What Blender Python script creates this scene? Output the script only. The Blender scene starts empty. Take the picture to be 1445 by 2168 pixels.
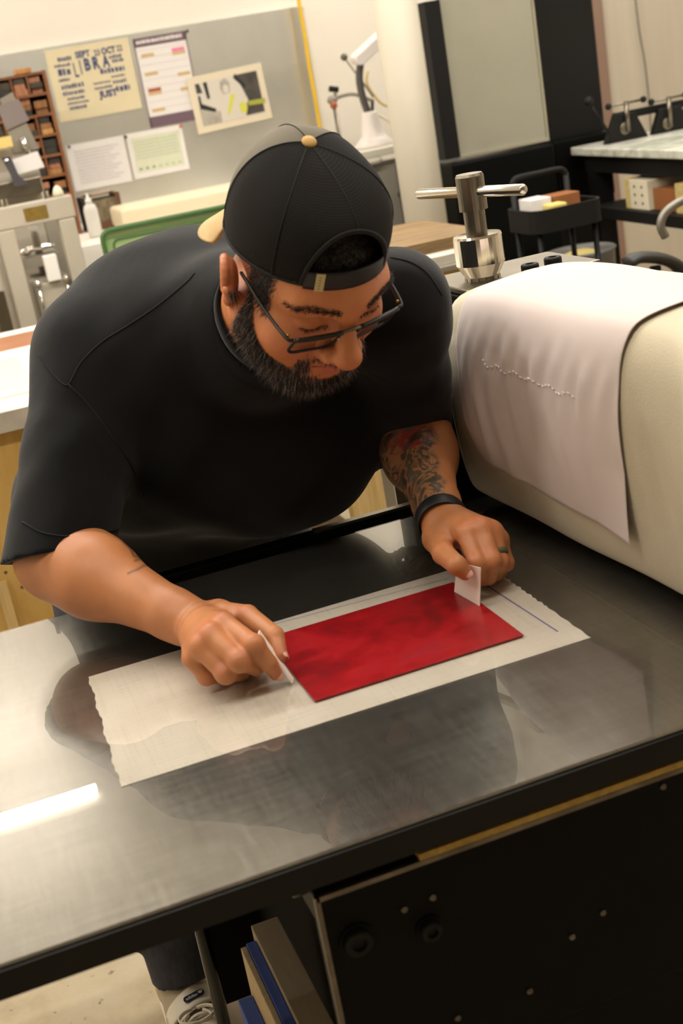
import bpy, bmesh, math, random
import numpy as np
from mathutils import Matrix, Vector
from mathutils.bvhtree import BVHTree

random.seed(7)
rng = np.random.default_rng(7)
SC = bpy.context.scene
COL = SC.collection
PI = math.pi

# ------------------------------------------------------------------ camera
CAM_R = np.array([[0.92985, -0.32798, -0.16676], [-0.25708, -0.25488, -0.93217], [0.26323, 0.90965, -0.32132]])
FPX, CX, CY = 2750.0, 722.5, 1084.0
CAM_Z = 1.5
cam_d = bpy.data.cameras.new('camera')
cam = bpy.data.objects.new('camera', cam_d)
COL.objects.link(cam)
cam_d.sensor_fit = 'VERTICAL'
cam_d.sensor_height = 36.0
cam_d.sensor_width = 24.0
cam_d.lens = FPX / 2168.0 * 36.0
cam_d.clip_start = 0.05
mw = Matrix.Identity(4)
for i in range(3):
    mw[i][0] = CAM_R[0][i]
    mw[i][1] = -CAM_R[1][i]
    mw[i][2] = -CAM_R[2][i]
mw[2][3] = CAM_Z
cam.matrix_world = mw
cam_d.dof.use_dof = True
cam_d.dof.focus_distance = 1.9
cam_d.dof.aperture_fstop = 6.3
SC.camera = cam

# ------------------------------------------------------------------ world, lights, exposure
W = bpy.data.worlds.new('world')
SC.world = W
W.use_nodes = True
W.node_tree.nodes['Background'].inputs[0].default_value = (1.0, 0.93, 0.82, 1)
W.node_tree.nodes['Background'].inputs[1].default_value = 0.1
SC.view_settings.view_transform = 'Standard'
SC.view_settings.look = 'None'
SC.view_settings.exposure = 0.42
SC.view_settings.gamma = 1.0
SC.view_settings.use_curve_mapping = False
SC.cycles.use_denoising = True
SC.cycles.max_bounces = 8
SC.cycles.caustics_reflective = True
SC.cycles.blur_glossy = 1.0
SC.cycles.caustics_refractive = False
LIGHT_W = 30.0
CEIL = 3.15
# rows of fluorescent battens: (x centre, y)
TUBES = [(-0.68, 5.60), (2.9, 5.54), (-1.3, 3.0), (0.6, 3.0), (2.5, 3.0), (-1.3, 0.9), (0.6, 0.9), (2.5, 0.9)]

# ------------------------------------------------------------------ helpers
def ray(x, y):
    return CAM_R.T @ np.array([(x - CX) / FPX, (y - CY) / FPX, 1.0])
def A(x, y, Y):
    d = ray(x, y); q = d * (Y / d[1]); q[2] += CAM_Z; return q
def Zp(x, y, z):
    d = ray(x, y); q = d * ((z - CAM_Z) / d[2]); q[2] += CAM_Z; return q
def Xp(x, y, X):
    d = ray(x, y); q = d * (X / d[0]); q[2] += CAM_Z; return q
def PD(x, y, D):
    q = ray(x, y) * D; q[2] += CAM_Z; return q

def lin(c):
    c = c / 255.0
    return c / 12.92 if c <= 0.04045 else ((c + 0.055) / 1.055) ** 2.4
def rgb(r, g, b):
    return (lin(r), lin(g), lin(b), 1.0)

class NT:
    def __init__(s, m):
        s.t = m.node_tree; s.n = s.t.nodes; s.l = s.t.links
        s.b = s.n['Principled BSDF']
    def new(s, typ, **kw):
        n = s.n.new(typ)
        for k, v in kw.items():
            if k in n.inputs: n.inputs[k].default_value = v
            else: setattr(n, k, v)
        return n
    def link(s, a, b): s.l.new(a, b)
    def ramp(s, fac, stops):
        r = s.n.new('ShaderNodeValToRGB')
        e = r.color_ramp.elements
        while len(e) < len(stops): e.new(0.5)
        for i, (p, c) in enumerate(stops):
            e[i].position = p; e[i].color = c if len(c) == 4 else rgb(*c)
        s.link(fac, r.inputs[0]); return r.outputs[0]
    def mix(s, fac, a, b, mode='MIX'):
        m = s.n.new('ShaderNodeMix'); m.data_type = 'RGBA'; m.blend_type = mode
        for sock, v in ((m.inputs[0], fac), (m.inputs[6], a), (m.inputs[7], b)):
            if hasattr(v, 'is_linked') or hasattr(v, 'links'): s.link(v, sock)
            else: sock.default_value = v
        return m.outputs[2]
    def math(s, op, a, b=0.0):
        m = s.n.new('ShaderNodeMath'); m.operation = op
        for sock, v in ((m.inputs[0], a), (m.inputs[1], b)):
            if hasattr(v, 'links'): s.link(v, sock)
            else: sock.default_value = v
        return m.outputs[0]
    def coord(s, scale=(1, 1, 1), kind='Object'):
        t = s.new('ShaderNodeTexCoord'); m = s.new('ShaderNodeMapping')
        m.inputs['Scale'].default_value = scale
        s.link(t.outputs[kind], m.inputs[0]); return m.outputs[0]
    def noise(s, vec, scale=5, detail=3, rough=0.5, dist=0.0):
        n = s.new('ShaderNodeTexNoise', Scale=scale, Detail=detail, Roughness=rough, Distortion=dist)
        s.link(vec, n.inputs['Vector']); return n.outputs[0]
    def bump(s, h, strength=0.2, dist=0.002):
        b = s.new('ShaderNodeBump', Strength=strength, Distance=dist)
        s.link(h, b.inputs['Height']); s.link(b.outputs[0], s.b.inputs['Normal'])

MATS = {}
def mat(name, col, rough=0.5, metal=0.0, var=0.0, scale=8, stretch=(1, 1, 1), bump=0.0, bscale=60, bdist=0.001, spec=0.5, sheen=0.0, coat=0.0, trans=0.0, col2=None, emit=0.0):
    if name in MATS: return MATS[name]
    m = bpy.data.materials.new(name); m.use_nodes = True; MATS[name] = m
    t = NT(m); b = t.b
    c = rgb(*col)
    b.inputs['Base Color'].default_value = c
    b.inputs['Roughness'].default_value = rough
    b.inputs['Metallic'].default_value = metal
    b.inputs['Specular IOR Level'].default_value = spec
    b.inputs['Sheen Weight'].default_value = sheen
    b.inputs['Coat Weight'].default_value = coat
    b.inputs['Transmission Weight'].default_value = trans
    if emit:
        b.inputs['Emission Color'].default_value = c
        b.inputs['Emission Strength'].default_value = emit
    if var or col2:
        v = t.coord(stretch)
        n = t.noise(v, scale, 4, 0.6)
        if col2: lo, hi = c, rgb(*col2)
        else:
            lo = tuple(x * (1 - var) for x in c[:3]) + (1,); hi = tuple(min(1, x * (1 + var)) for x in c[:3]) + (1,)
        t.link(t.ramp(n, [(0.3, lo), (0.7, hi)]), b.inputs['Base Color'])
    if bump:
        t.bump(t.noise(t.coord(stretch), bscale, 3), bump, bdist)
    return m

ORG = {}
def link_mesh(name, v, f, m, root=None, smooth=False, bev=0.0, segs=2):
    o0 = ORG.get(root.name, np.zeros(3)) if root else np.zeros(3)
    v = np.asarray(v, float) - o0
    me = bpy.data.meshes.new(name)
    me.from_pydata(v.tolist(), [], [list(map(int, q)) for q in f])
    me.update()
    if smooth:
        me.shade_smooth()
        k = getattr(f, 'sides', 0)      # a sheet with thickness keeps crisp cut edges
        for i in range(len(me.polygons) - k, len(me.polygons)): me.polygons[i].use_smooth = False
    o = bpy.data.objects.new(name, me)
    COL.objects.link(o)
    for mm in (m if isinstance(m, (list, tuple)) else [m]): me.materials.append(mm)
    if root:
        o.parent = root
    ORG[o.name] = o0
    if bev:
        b = o.modifiers.new('bevel', 'BEVEL'); b.width = bev; b.segments = segs; b.limit_method = 'ANGLE'; b.angle_limit = 0.6
    return o
class Faces(list):
    sides = 0
def tag(o, label=None, cat=None, group=None, kind=None):
    if label: o['label'] = label
    if cat: o['category'] = cat
    if group: o['group'] = group
    if kind: o['kind'] = kind
    return o
def thing(name, loc, label, cat, group=None):
    o = bpy.data.objects.new(name, None); COL.objects.link(o)
    o.location = tuple(float(x) for x in loc); ORG[o.name] = np.array(loc, float)
    o.empty_display_size = 0.05
    return tag(o, label, cat, group)
def solo(name, v, f, m, label, cat, group=None, **kw):
    """a thing that is one mesh: origin put at its base centre"""
    v = np.asarray(v, float)
    c = (v.min(0) + v.max(0)) / 2; c[2] = v[:, 2].min()
    o = link_mesh(name, v - c, f, m, None, **kw)
    o.location = tuple(float(x) for x in c); ORG[o.name] = c
    return tag(o, label, cat, group)

def cat(*sh):
    V, F, n = [], [], 0
    for v, f in sh:
        V.append(np.asarray(v, float)); F += [[i + n for i in q] for q in f]; n += len(v)
    return np.concatenate(V), F
def xf(M, s):
    v = np.asarray(s[0], float)
    M = np.array(M)
    return v @ M[:3, :3].T + M[:3, 3], s[1]
def sbox(x0, x1, y0, y1, z0, z1):
    v = [(x, y, z) for z in (z0, z1) for y in (y0, y1) for x in (x0, x1)]
    return np.array(v, float), [[0, 2, 3, 1], [4, 5, 7, 6], [0, 1, 5, 4], [2, 6, 7, 3], [0, 4, 6, 2], [1, 3, 7, 5]]
def frame_axes(d):
    d = np.asarray(d, float); d = d / np.linalg.norm(d)
    a = np.array([0, 0, 1.0]) if abs(d[2]) < 0.9 else np.array([1.0, 0, 0])
    u = np.cross(a, d); u /= np.linalg.norm(u)
    return u, np.cross(d, u), d
def slathe(prof, c=(0, 0, 0), axis=(0, 0, 1), n=24):
    u, w, d = frame_axes(axis); c = np.asarray(c, float)
    V, F = [], []
    for r, z in prof:
        for k in range(n):
            a = 2 * PI * k / n
            V.append(c + d * z + (u * math.cos(a) + w * math.sin(a)) * r)
    for i in range(len(prof) - 1):
        for k in range(n):
            F.append([i * n + k, i * n + (k + 1) % n, (i + 1) * n + (k + 1) % n, (i + 1) * n + k])
    F.append(list(range(n))[::-1]); F.append([(len(prof) - 1) * n + k for k in range(n)])
    return np.array(V), F
def scyl(p0, p1, r0, r1=None, n=16):
    p0 = np.asarray(p0, float); p1 = np.asarray(p1, float)
    L = np.linalg.norm(p1 - p0)
    return slathe([(r0, 0), (r0 if r1 is None else r1, L)], p0, p1 - p0, n)
def ssphere(c, r, n=14, m=8, sc=(1, 1, 1)):
    v, f = slathe([(max(1e-4, math.sin(PI * i / m)) * r, -math.cos(PI * i / m) * r) for i in range(m + 1)], (0, 0, 0), (0, 0, 1), n)
    return v * np.array(sc) + np.asarray(c, float), f
def smoothpath(P, k=6):
    P = [np.asarray(p, float) for p in P]
    if len(P) < 3: return P
    Q = [2 * P[0] - P[1]] + P + [2 * P[-1] - P[-2]]
    out = []
    for i in range(1, len(Q) - 2):
        for j in range(k):
            t = j / k
            out.append(0.5 * (2 * Q[i] + (Q[i + 1] - Q[i - 1]) * t + (2 * Q[i - 1] - 5 * Q[i] + 4 * Q[i + 1] - Q[i + 2]) * t * t + (3 * Q[i] - Q[i - 1] - 3 * Q[i + 1] + Q[i + 2]) * t ** 3))
    return out + [P[-1]]
def stube(P, r, n=10, closed=False, flat=1.0, up=None):
    P = [np.asarray(p, float) for p in P]; N = len(P)
    rr = r if hasattr(r, '__len__') else [r] * N
    V, F = [], []
    u = None
    for i in range(N):
        d = (P[(i + 1) % N] - P[i - 1]) if closed else (P[min(i + 1, N - 1)] - P[max(i - 1, 0)])
        d = d / (np.linalg.norm(d) + 1e-12)
        if up is not None:
            u = np.asarray(up, float) - d * np.dot(up, d)
        elif u is None: u = frame_axes(d)[0]
        u = u - d * np.dot(u, d); u /= np.linalg.norm(u) + 1e-12
        w = np.cross(d, u)
        for k in range(n):
            a = 2 * PI * k / n
            V.append(P[i] + (u * math.cos(a) + w * math.sin(a) * flat) * rr[i])
    for i in range(N if closed else N - 1):
        j = (i + 1) % N
        for k in range(n):
            F.append([i * n + k, i * n + (k + 1) % n, j * n + (k + 1) % n, j * n + k])
    if not closed:
        F.append(list(range(n))[::-1]); F.append([(N - 1) * n + k for k in range(n)])
    return np.array(V), F
def sgrid(fn, nu, nv, thick=0.0, closed_u=False):
    """surface fn(u,v) -> point, with thickness along its normal"""
    P = np.array([[fn(i / (nu - 1), j / (nv - 1)) for i in range(nu)] for j in range(nv)], float)
    V = P.reshape(-1, 3); F = []
    for j in range(nv - 1):
        for i in range(nu - 1):
            F.append([j * nu + i, j * nu + i + 1, (j + 1) * nu + i + 1, (j + 1) * nu + i])
    if thick:
        du = np.gradient(P, axis=1); dv = np.gradient(P, axis=0)
        N = np.cross(du, dv); N /= np.linalg.norm(N, axis=2, keepdims=True) + 1e-12
        B = (P - N * thick).reshape(-1, 3); k = len(V)
        F2 = [[i + k for i in q[::-1]] for q in F]
        ring = [i for i in range(nu)] + [j * nu + nu - 1 for j in range(1, nv)] + [(nv - 1) * nu + i for i in range(nu - 2, -1, -1)] + [j * nu for j in range(nv - 2, 0, -1)]
        S = [[ring[(i + 1) % len(ring)], ring[i], ring[i] + k, ring[(i + 1) % len(ring)] + k] for i in range(len(ring))]
        FF = Faces(F + F2 + S); FF.sides = len(S); return np.concatenate([V, B]), FF
    return V, F
def sprism(poly, o, u, w, t):
    """polygon (2-D, ccw seen against n=u x w) at o, extruded by t along n"""
    o, u, w = (np.asarray(a, float) for a in (o, u, w)); n = np.cross(u, w); N = len(poly)
    V = [o + u * a + w * b for a, b in poly] + [o + u * a + w * b + n * t for a, b in poly]
    return np.array(V), [list(range(N))[::-1], [i + N for i in range(N)]] + [[i, (i + 1) % N, (i + 1) % N + N, i + N] for i in range(N)]
def rrect(w, h, r, k=4):
    P = []
    for cx, cy, a0 in ((w / 2 - r, h / 2 - r, 0), (-w / 2 + r, h / 2 - r, 90), (-w / 2 + r, -h / 2 + r, 180), (w / 2 - r, -h / 2 + r, 270)):
        for i in range(k + 1):
            a = math.radians(a0 + 90 * i / k); P.append((cx + r * math.cos(a), cy + r * math.sin(a)))
    return P
def text_shape(s, size, o, u, w, depth=0.0003, align='CENTER', sx=1.0, off=0.0):
    cu = bpy.data.curves.new('lettering', 'FONT'); cu.body = s; cu.size = size; cu.align_x = align; cu.align_y = 'CENTER'; cu.resolution_u = 2; cu.offset = off
    ob = bpy.data.objects.new('lettering', cu); COL.objects.link(ob)
    dg = bpy.context.evaluated_depsgraph_get(); me = ob.evaluated_get(dg).to_mesh()
    vs = [(p.co.x * sx, p.co.y) for p in me.vertices]; fs = [list(p.vertices) for p in me.polygons]
    ob.evaluated_get(dg).to_mesh_clear(); bpy.data.objects.remove(ob); bpy.data.curves.remove(cu)
    o, u, w = (np.asarray(a, float) for a in (o, u, w)); n = np.cross(u, w)
    if not vs: return np.zeros((0, 3)), []
    return np.array([o + u * a + w * b + n * depth for a, b in vs]), fs
def copy_thing(o, loc=None, label=None, group=None):
    c = o.copy(); COL.objects.link(c); ORG[c.name] = ORG.get(o.name)
    if loc is not None: c.location = tuple(float(x) for x in loc)
    if label: c['label'] = label
    if group: c['group'] = group
    for ch in list(o.children):
        d = ch.copy(); COL.objects.link(d); d.parent = c
        for g in list(ch.children):
            e = g.copy(); COL.objects.link(e); e.parent = d
    return c
# ------------------------------------------------------------------ setting
ZB = 0.843          # top of the press bed
YW = 6.0            # back wall
def concrete():
    m = mat('concrete', (196, 178, 146), 0.75); t = NT(m); v = t.coord()
    n = t.noise(v, 3, 6, 0.65); n2 = t.noise(v, 38, 3)
    c = t.ramp(n, [(0.3, (150, 134, 106)), (0.5, (176, 160, 130)), (0.72, (190, 177, 152))])
    sp = t.ramp(n2, [(0.27, (120, 105, 85)), (0.33, (255, 255, 255))])
    t.link(t.mix(0.6, c, sp, 'MULTIPLY'), t.b.inputs['Base Color']); t.bump(n2, 0.15, 0.002); return m
M_wall = mat('wall_paint', (236, 228, 214), 0.7, var=0.02, scale=1.5)
M_ceil = mat('ceiling_paint', (236, 232, 222), 0.8)
tag(link_mesh('floor', *sbox(-3.2, 5.2, -3, 6.1, -0.1, 0), concrete()), kind='structure')
tag(link_mesh('wall_back', *sbox(-3.3, 5.3, YW, YW + 0.1, 0, 3.3), M_wall), kind='structure')
tag(link_mesh('wall_left', *sbox(-3.3, -3.2, -3, YW, 0, 3.3), M_wall), kind='structure')
tag(link_mesh('wall_right', *sbox(5.2, 5.3, -3, YW, 0, 3.3), M_wall), kind='structure')
tag(link_mesh('wall_front', *sbox(-3.3, 5.3, -3.1, -3, 0, 3.3), mat('front_wall_paint', (128, 120, 108), 0.8)), kind='structure')
tag(link_mesh('ceiling', *sbox(-3.3, 5.3, -3.1, 6.1, 3.3, 3.4), M_ceil), kind='structure')
M_tube = mat('tube_glow', (255, 244, 224), 0.4, emit=9.0)
M_white = mat('white_enamel', (232, 228, 220), 0.4)
for i, (lx, ly) in enumerate(TUBES):
    where = ['over the back counter at left', 'over the back counter at right', 'over the bench, left', 'over the bench, middle', 'over the bench, right', 'over the press, left', 'over the press, middle', 'over the press, right', 'behind the camera at left', 'behind the camera at right'][i]
    t = thing('ceiling_light', (lx, ly, CEIL), 'long fluorescent batten on the ceiling ' + where, 'ceiling light', 'fluorescent ceiling battens')
    link_mesh('housing', *sbox(lx - 0.9, lx + 0.9, ly - 0.09, ly + 0.09, CEIL + 0.06, 3.3), M_white, t)
    for s in (-0.018, 0.018):
        link_mesh('tube', *scyl((lx - 0.88, ly + s, CEIL + 0.035), (lx + 0.88, ly + s, CEIL + 0.035), 0.013, n=10), M_tube, t, smooth=True)
    ld = bpy.data.lights.new('tube_light', 'AREA'); ld.shape = 'RECTANGLE'; ld.size = 1.76; ld.size_y = 0.05
    ld.energy = LIGHT_W * (0.4 if ly < 2 else 0.78 if ly > 5 and lx < 0 else 1.0); ld.color = (1.0, 0.975, 0.935)
    lo = bpy.data.objects.new('tube_light', ld); COL.objects.link(lo); lo.parent = t; lo.location = (0, 0, 0.012)

# ------------------------------------------------------------------ etching press
def steel_bed():
    m = mat('ground_steel', (156, 152, 145), 0.3, 0.87); t = NT(m)
    v = t.coord((1.2, 14, 14)); v2 = t.coord((14, 1.2, 14)); v3 = t.coord()
    a = t.noise(v, 9, 5, 0.7); b = t.noise(v2, 10, 5, 0.7); c = t.noise(v3, 3.5, 5, 0.6)
    mx = t.math('ADD', t.math('MULTIPLY', a, 0.5), t.math('MULTIPLY', b, 0.5))
    col = t.ramp(mx, [(0.35, (148, 144, 137)), (0.65, (172, 168, 160))])
    col = t.mix(0.5, col, t.ramp(c, [(0.3, (112, 108, 100)), (0.7, (150, 148, 144))]), 'OVERLAY')
    t.link(col, t.b.inputs['Base Color'])
    r = t.new('ShaderNodeMapRange'); t.link(mx, r.inputs[0]); r.inputs[3].default_value = 0.17; r.inputs[4].default_value = 0.32
    t.link(r.outputs[0], t.b.inputs['Roughness']); return m
M_bed = steel_bed()
M_black = mat('black_paint', (6, 6, 5), 0.5, var=0.25, scale=20, bump=0.05, bscale=40, spec=0.14)
M_blackm = mat('black_matt', (16, 15, 14), 0.6, spec=0.3)
M_steel = mat('bright_steel', (205, 198, 186), 0.24, 1.0, bump=0.03, bscale=200)
M_dsteel = mat('dark_steel', (128, 120, 106), 0.35, 1.0, var=0.1, scale=30)
M_edge = mat('worn_steel_edge', (120, 112, 104), 0.35, 1.0, var=0.3, scale=30)
M_brass = mat('brass', (176, 146, 78), 0.35, 0.9, var=0.15, scale=60)
press = thing('etching_press', (0.6, 1.37, 0), 'big black etching press with a grey steel bed, the man leans over it', 'printing press')
link_mesh('bed', *sbox(-0.75, 1.5, 0.988, 1.755, ZB - 0.032, ZB), [M_bed], press, bev=0.002, segs=1)
link_mesh('bed_edge', *sbox(-0.75, 1.5, 0.9845, 0.9875, ZB - 0.031, ZB - 0.004), mat('dark_bed_edge', (26, 24, 22), 0.5, 0.2, var=0.25, scale=6, spec=0.3), press)  # darker strip over the front face of the bed
# near side plate
yp = 1.0
pan = link_mesh('side_plate', *sbox(0.2, 1.4, yp, yp + 0.022, 0.555, 0.79), [M_black], press, bev=0.002)
link_mesh('plate_edge', *sbox(0.2005, 1.4, yp - 0.0012, yp + 0.004, 0.7865, 0.7915), M_edge, pan)
link_mesh('plate_edge', *sbox(0.1985, 0.2035, yp - 0.0012, yp + 0.004, 0.557, 0.7915), M_edge, pan)
link_mesh('lower_plate', *sbox(0.21, 1.4, yp + 0.006, yp + 0.026, 0.16, 0.553), M_black, press, bev=0.002)
link_mesh('brass_rail', *sbox(0.304, 1.4, yp - 0.003, yp + 0.012, 0.7935, 0.8005), mat('brass_rail', (190, 160, 92), 0.5, 0.6, var=0.2, scale=120), press)
for px, r in (((755, 1990), 0.0135), ((908, 1965), 0.0105)):
    p = A(*px, yp)
    b = link_mesh('cap_bolt', *slathe([(r, 0), (r, 0.008), (r * 0.92, 0.0095), (r * 0.55, 0.0095), (r * 0.5, 0.006), (0.0005, 0.006)], p, (0, -1, 0), 20), M_blackm, press)
    link_mesh('washer', *slathe([(r * 1.35, -0.001), (r * 1.35, 0.002), (r * 1.2, 0.0025)], p, (0, -1, 0), 22), M_black, b)
for px in ((855, 1925), (915, 1900), (1120, 2098), (968, 2155), (1402, 1665), (1275, 1932), (1210, 1983)):
    p = A(*px, yp)
    link_mesh('screw_head', *slathe([(0.0035, -0.001), (0.0035, 0.0015), (0.002, 0.003)], p, (0, -1, 0), 10), M_edge, press)
link_mesh('guide_wheel', *slathe([(0.012, 0), (0.02, 0.002), (0.02, 0.014), (0.012, 0.016)], (0.196, 1.045, 0.786), (0, 1, 0), 20), M_steel, press, smooth=False)
link_mesh('cross_rail', *sbox(0.215, 0.235, 1.03, 1.76, 0.70, 0.73), M_black, press)
link_mesh('shade_plate', *sbox(0.262, 0.282, 1.03, 1.784, 0.10, 0.78), mat('shade_black', (12, 11, 10), 0.8, spec=0.1), press)  # black sheet added so the inside of the press reads as deep shade
link_mesh('cross_rail', *sbox(0.252, 0.2615, 1.03, 1.78, 0.60, 0.606), M_edge, press)
# far side plate, upright and leg
link_mesh('far_plate', *sbox(0.166, 1.4, 1.785, 1.81, 0.10, 0.846), M_black, press, bev=0.002)
link_mesh('far_rail', *sbox(0.47, 0.66, 1.787, 1.80, 0.8462, 0.851), M_dsteel, press)
link_mesh('upright', *sbox(0.76, 0.985, 1.775, 1.93, 0.8, 1.148), M_black, press, bev=0.004)
link_mesh('flange', *sbox(0.655, 0.7595, 1.862, 1.93, 0.8, 1.14), M_black, press, bev=0.003)
link_mesh('upright_cap', *sbox(0.76, 0.985, 1.765, 1.935, 1.148, 1.158), M_dsteel, press, bev=0.002)
link_mesh('leg', *stube([(0.155, 1.668, 0.81), (0.155, 1.668, 0.0)], 0.0105, 12), mat('black_gloss', (16, 15, 14), 0.15), press, smooth=True)
link_mesh('leg', *sbox(1.25, 1.33, 1.75, 1.83, 0, 0.24), M_black, press)
link_mesh('leg', *sbox(1.25, 1.33, 1.0, 1.08, 0, 0.16), M_black, press)
link_mesh('leg', *sbox(0.66, 0.74, 1.75, 1.784, 0, 0.24), M_black, press)
link_mesh('roller', *scyl((0.885, 0.9, ZB + 0.162), (0.885, 1.76, ZB + 0.162), 0.155, n=48), M_dsteel, press, smooth=True)
# pressure screw with T-bar
zt = 1.289
pl, pr = Zp(884, 411, zt), Zp(1112, 401, zt)
pc = pl + (pr - pl) * 0.52
bd = (pr - pl) / np.linalg.norm(pr - pl)
sx, sy = pc[0], pc[1]
scr = link_mesh('pressure_screw', *slathe([(0.0165, 1.2), (0.0165, 1.262), (0.0215, 1.262), (0.0215, 1.312), (0.0195, 1.316), (0.0005, 1.3165)], (sx, sy, 0), (0, 0, 1), 28), M_dsteel, press, smooth=False)
link_mesh('t_bar', *slathe([(0.0055, 0), (0.0082, 0.004), (0.0082, 0.235), (0.0055, 0.239)], pc - bd * 0.125, bd, 18), M_steel, scr, smooth=True)
col = link_mesh('collar', *slathe([(0.0265, 1.14), (0.0265, 1.163), (0.0375, 1.182), (0.0375, 1.222), (0.036, 1.2255), (0.017, 1.2265)], (sx, sy, 0), (0, 0, 1), 36), mat('turned_aluminium', (222, 214, 200), 0.16, 1.0), press, smooth=False)
for k in range(14):
    a = 2 * PI * k / 14
    link_mesh('graduation', *stube([(sx + 0.0267 * math.cos(a), sy + 0.0267 * math.sin(a), 1.152), (sx + 0.0267 * math.cos(a), sy + 0.0267 * math.sin(a), 1.162)], 0.0005, 5), M_blackm, col)
for px in ((1124, 566), (1172, 551)):
    p = Zp(px[0], px[1] + 22, 1.158)
    n = 20; prof = [(0.0125, 0), (0.0135, 0.002), (0.0135, 0.019), (0.012, 0.021), (0.0065, 0.021), (0.006, 0.014), (0.0005, 0.014)]
    link_mesh('socket_screw', *slathe(prof, p, (0, 0, 1), n), M_blackm, press)

# ------------------------------------------------------------------ felt and liner paper over the roller
PROF = [(0.775, 0.874), (0.737, 0.868), (0.718, 0.875), (0.706, 0.91), (0.699, 0.96), (0.695, 1.02), (0.696, 1.08), (0.703, 1.13), (0.718, 1.163), (0.742, 1.179), (0.80, 1.186), (0.86, 1.187), (0.93, 1.172), (1.0, 1.146), (1.12, 1.09), (1.3, 1.0)]
PP = np.array(smoothpath([np.array([a, 0, b]) for a, b in PROF], 8))
S_ = np.concatenate([[0], np.cumsum(np.linalg.norm(np.diff(PP, axis=0), axis=1))])
def prof(s):
    return np.array([np.interp(s, S_, PP[:, 0]), np.interp(s, S_, PP[:, 2])])
def felt_fn(u, v):
    s = v * S_[-1]; x, z = prof(s)
    y0, y1 = 0.70, 1.712
    y = y0 + (y1 - y0) * u
    w = 0.004 * math.sin(9 * y + 1.0) * math.sin(s * 7) + 0.003 * math.sin(23 * y + s * 11)
    k = max(0.0, 1 - abs(y - 1.19 - (s - 0.2) * 0.28) / 0.016) * 0.0035 * min(1, max(0, (0.32 - s) / 0.08)) * min(1, max(0, (s - 0.05) / 0.08))
    # the far end bulges out and sinks a little at the roller shoulder
    e = max(0.0, (u - 0.86) / 0.14)
    z2 = z - 0.012 * e * e * (1 if s > 0.3 else 0)
    front = 1.0 if s < 0.36 else max(0.0, 1 - (s - 0.36) / 0.1)
    return (x - w * front * 0.5 + k + 0.03 * (y1 - y) * front - 0.01 * front, y, z2 + w * 0.7 * (1 - front) )
def wool():
    m = mat('felt_wool', (202, 190, 164), 0.95, sheen=0.1); t = NT(m); v = t.coord()
    n = t.noise(v, 4, 5, 0.6); f = t.noise(v, 420, 2)
    t.link(t.ramp(n, [(0.3, (192, 180, 154)), (0.7, (210, 199, 174))]), t.b.inputs['Base Color']); t.bump(f, 0.35, 0.001); return m
solo('press_blanket', *sgrid(felt_fn, 90, 90, -0.006), wool(), 'thick cream wool felt blanket draped over the press roller', 'blanket', smooth=True)
def liner_fn(u, v):
    s0, s1 = 0.112, 0.80
    y = 1.245 + (1.660 - 1.245) * u
    # the bottom edge rounds up at its far corner
    e = max(0.0, (u - 0.86) / 0.14)
    s = (s0 + 0.02 * (u) + 0.05 * e * e) * (1 - v) + s1 * v
    x, y_, z = felt_fn((y - 0.70) / (1.712 - 0.70), s / S_[-1])
    d = 0.004
    q = min(1.0, max(0.0, (0.36 - s) / 0.06))
    fold = 0
    for yc, wd, am, a, b in ((1.60, 0.016, 0.004, 0.10, 0.34), (1.545, 0.02, 0.004, 0.0, 0.30), (1.50, 0.012, 0.003, 0.16, 0.33), (1.43, 0.014, 0.003, 0.18, 0.34), (1.37, 0.012, 0.0025, 0.15, 0.34), (1.31, 0.016, 0.003, 0.15, 0.33)):
        g = math.exp(-((y - yc - 0.12 * (s - 0.25)) / wd) ** 2)
        fold += am * g * min(1, max(0, (s - a) / 0.06)) * min(1, max(0, (b - s) / 0.03))
    fold += 0.0012 * math.sin(y * 160 + 3 * math.sin(s * 20)) * q * min(1, max(0, (s - 0.16) / 0.1))
    curl = 0.012 * max(0, 1 - u * 5) * max(0, (0.2 - s) / 0.09)
    return (x - d - fold * q - curl, y, z + d * (1 - q) + 0.0012)
M_liner = mat('liner_paper', (212, 198, 192), 0.7, var=0.02, scale=5)
liner = solo('liner_paper', *sgrid(liner_fn, 120, 120, -0.0008), M_liner, 'white tissue paper sheet hanging over the cream felt', 'paper', smooth=True)

dsh = []
for k in range(26):
    u = 0.22 + 0.55 * k / 25; v_ = 0.232 + 0.004 * math.sin(k * 1.3)
    p, q = np.array(liner_fn(u, v_)), np.array(liner_fn(u + 0.012, v_ + 0.002))
    dsh.append(stube([p + (-0.0012, 0, 0), q + (-0.0012, 0, 0)], 0.0009, 5))
tag(link_mesh('perforation', *cat(*dsh), M_liner, liner), kind='stuff')
# ------------------------------------------------------------------ things lying on the bed
def news_paper():
    m = mat('newsprint', (208, 196, 176), 0.85); t = NT(m); v = t.coord()
    n = t.noise(v, 9, 4); b1 = t.noise(t.coord((2, 60, 1)), 4, 3); b2 = t.noise(t.coord((60, 2, 1)), 4, 3)
    c = t.ramp(n, [(0.3, (200, 190, 174)), (0.7, (214, 205, 190))])
    g = t.ramp(t.math('MULTIPLY', b1, b2), [(0.14, (238, 233, 226)), (0.24, (255, 255, 255))])
    t.link(t.mix(0.5, c, g, 'MULTIPLY'), t.b.inputs['Base Color']); return m
N = 60
torn = [0.068 + 0.012 * k / N + 0.0012 * math.sin(k * 0.42) + 0.0006 * math.sin(k * 1.3 + 1) for k in range(N + 1)]
rt = [0.617 + 0.003 * k / N + 0.0012 * math.sin(k * 2.1) * (k > 20) + 0.0006 * math.sin(k * 5.3) for k in range(N + 1)]
Pl = [(torn[k], 1.220 + (1.517 - 1.220) * k / N) for k in range(N + 1)]
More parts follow.
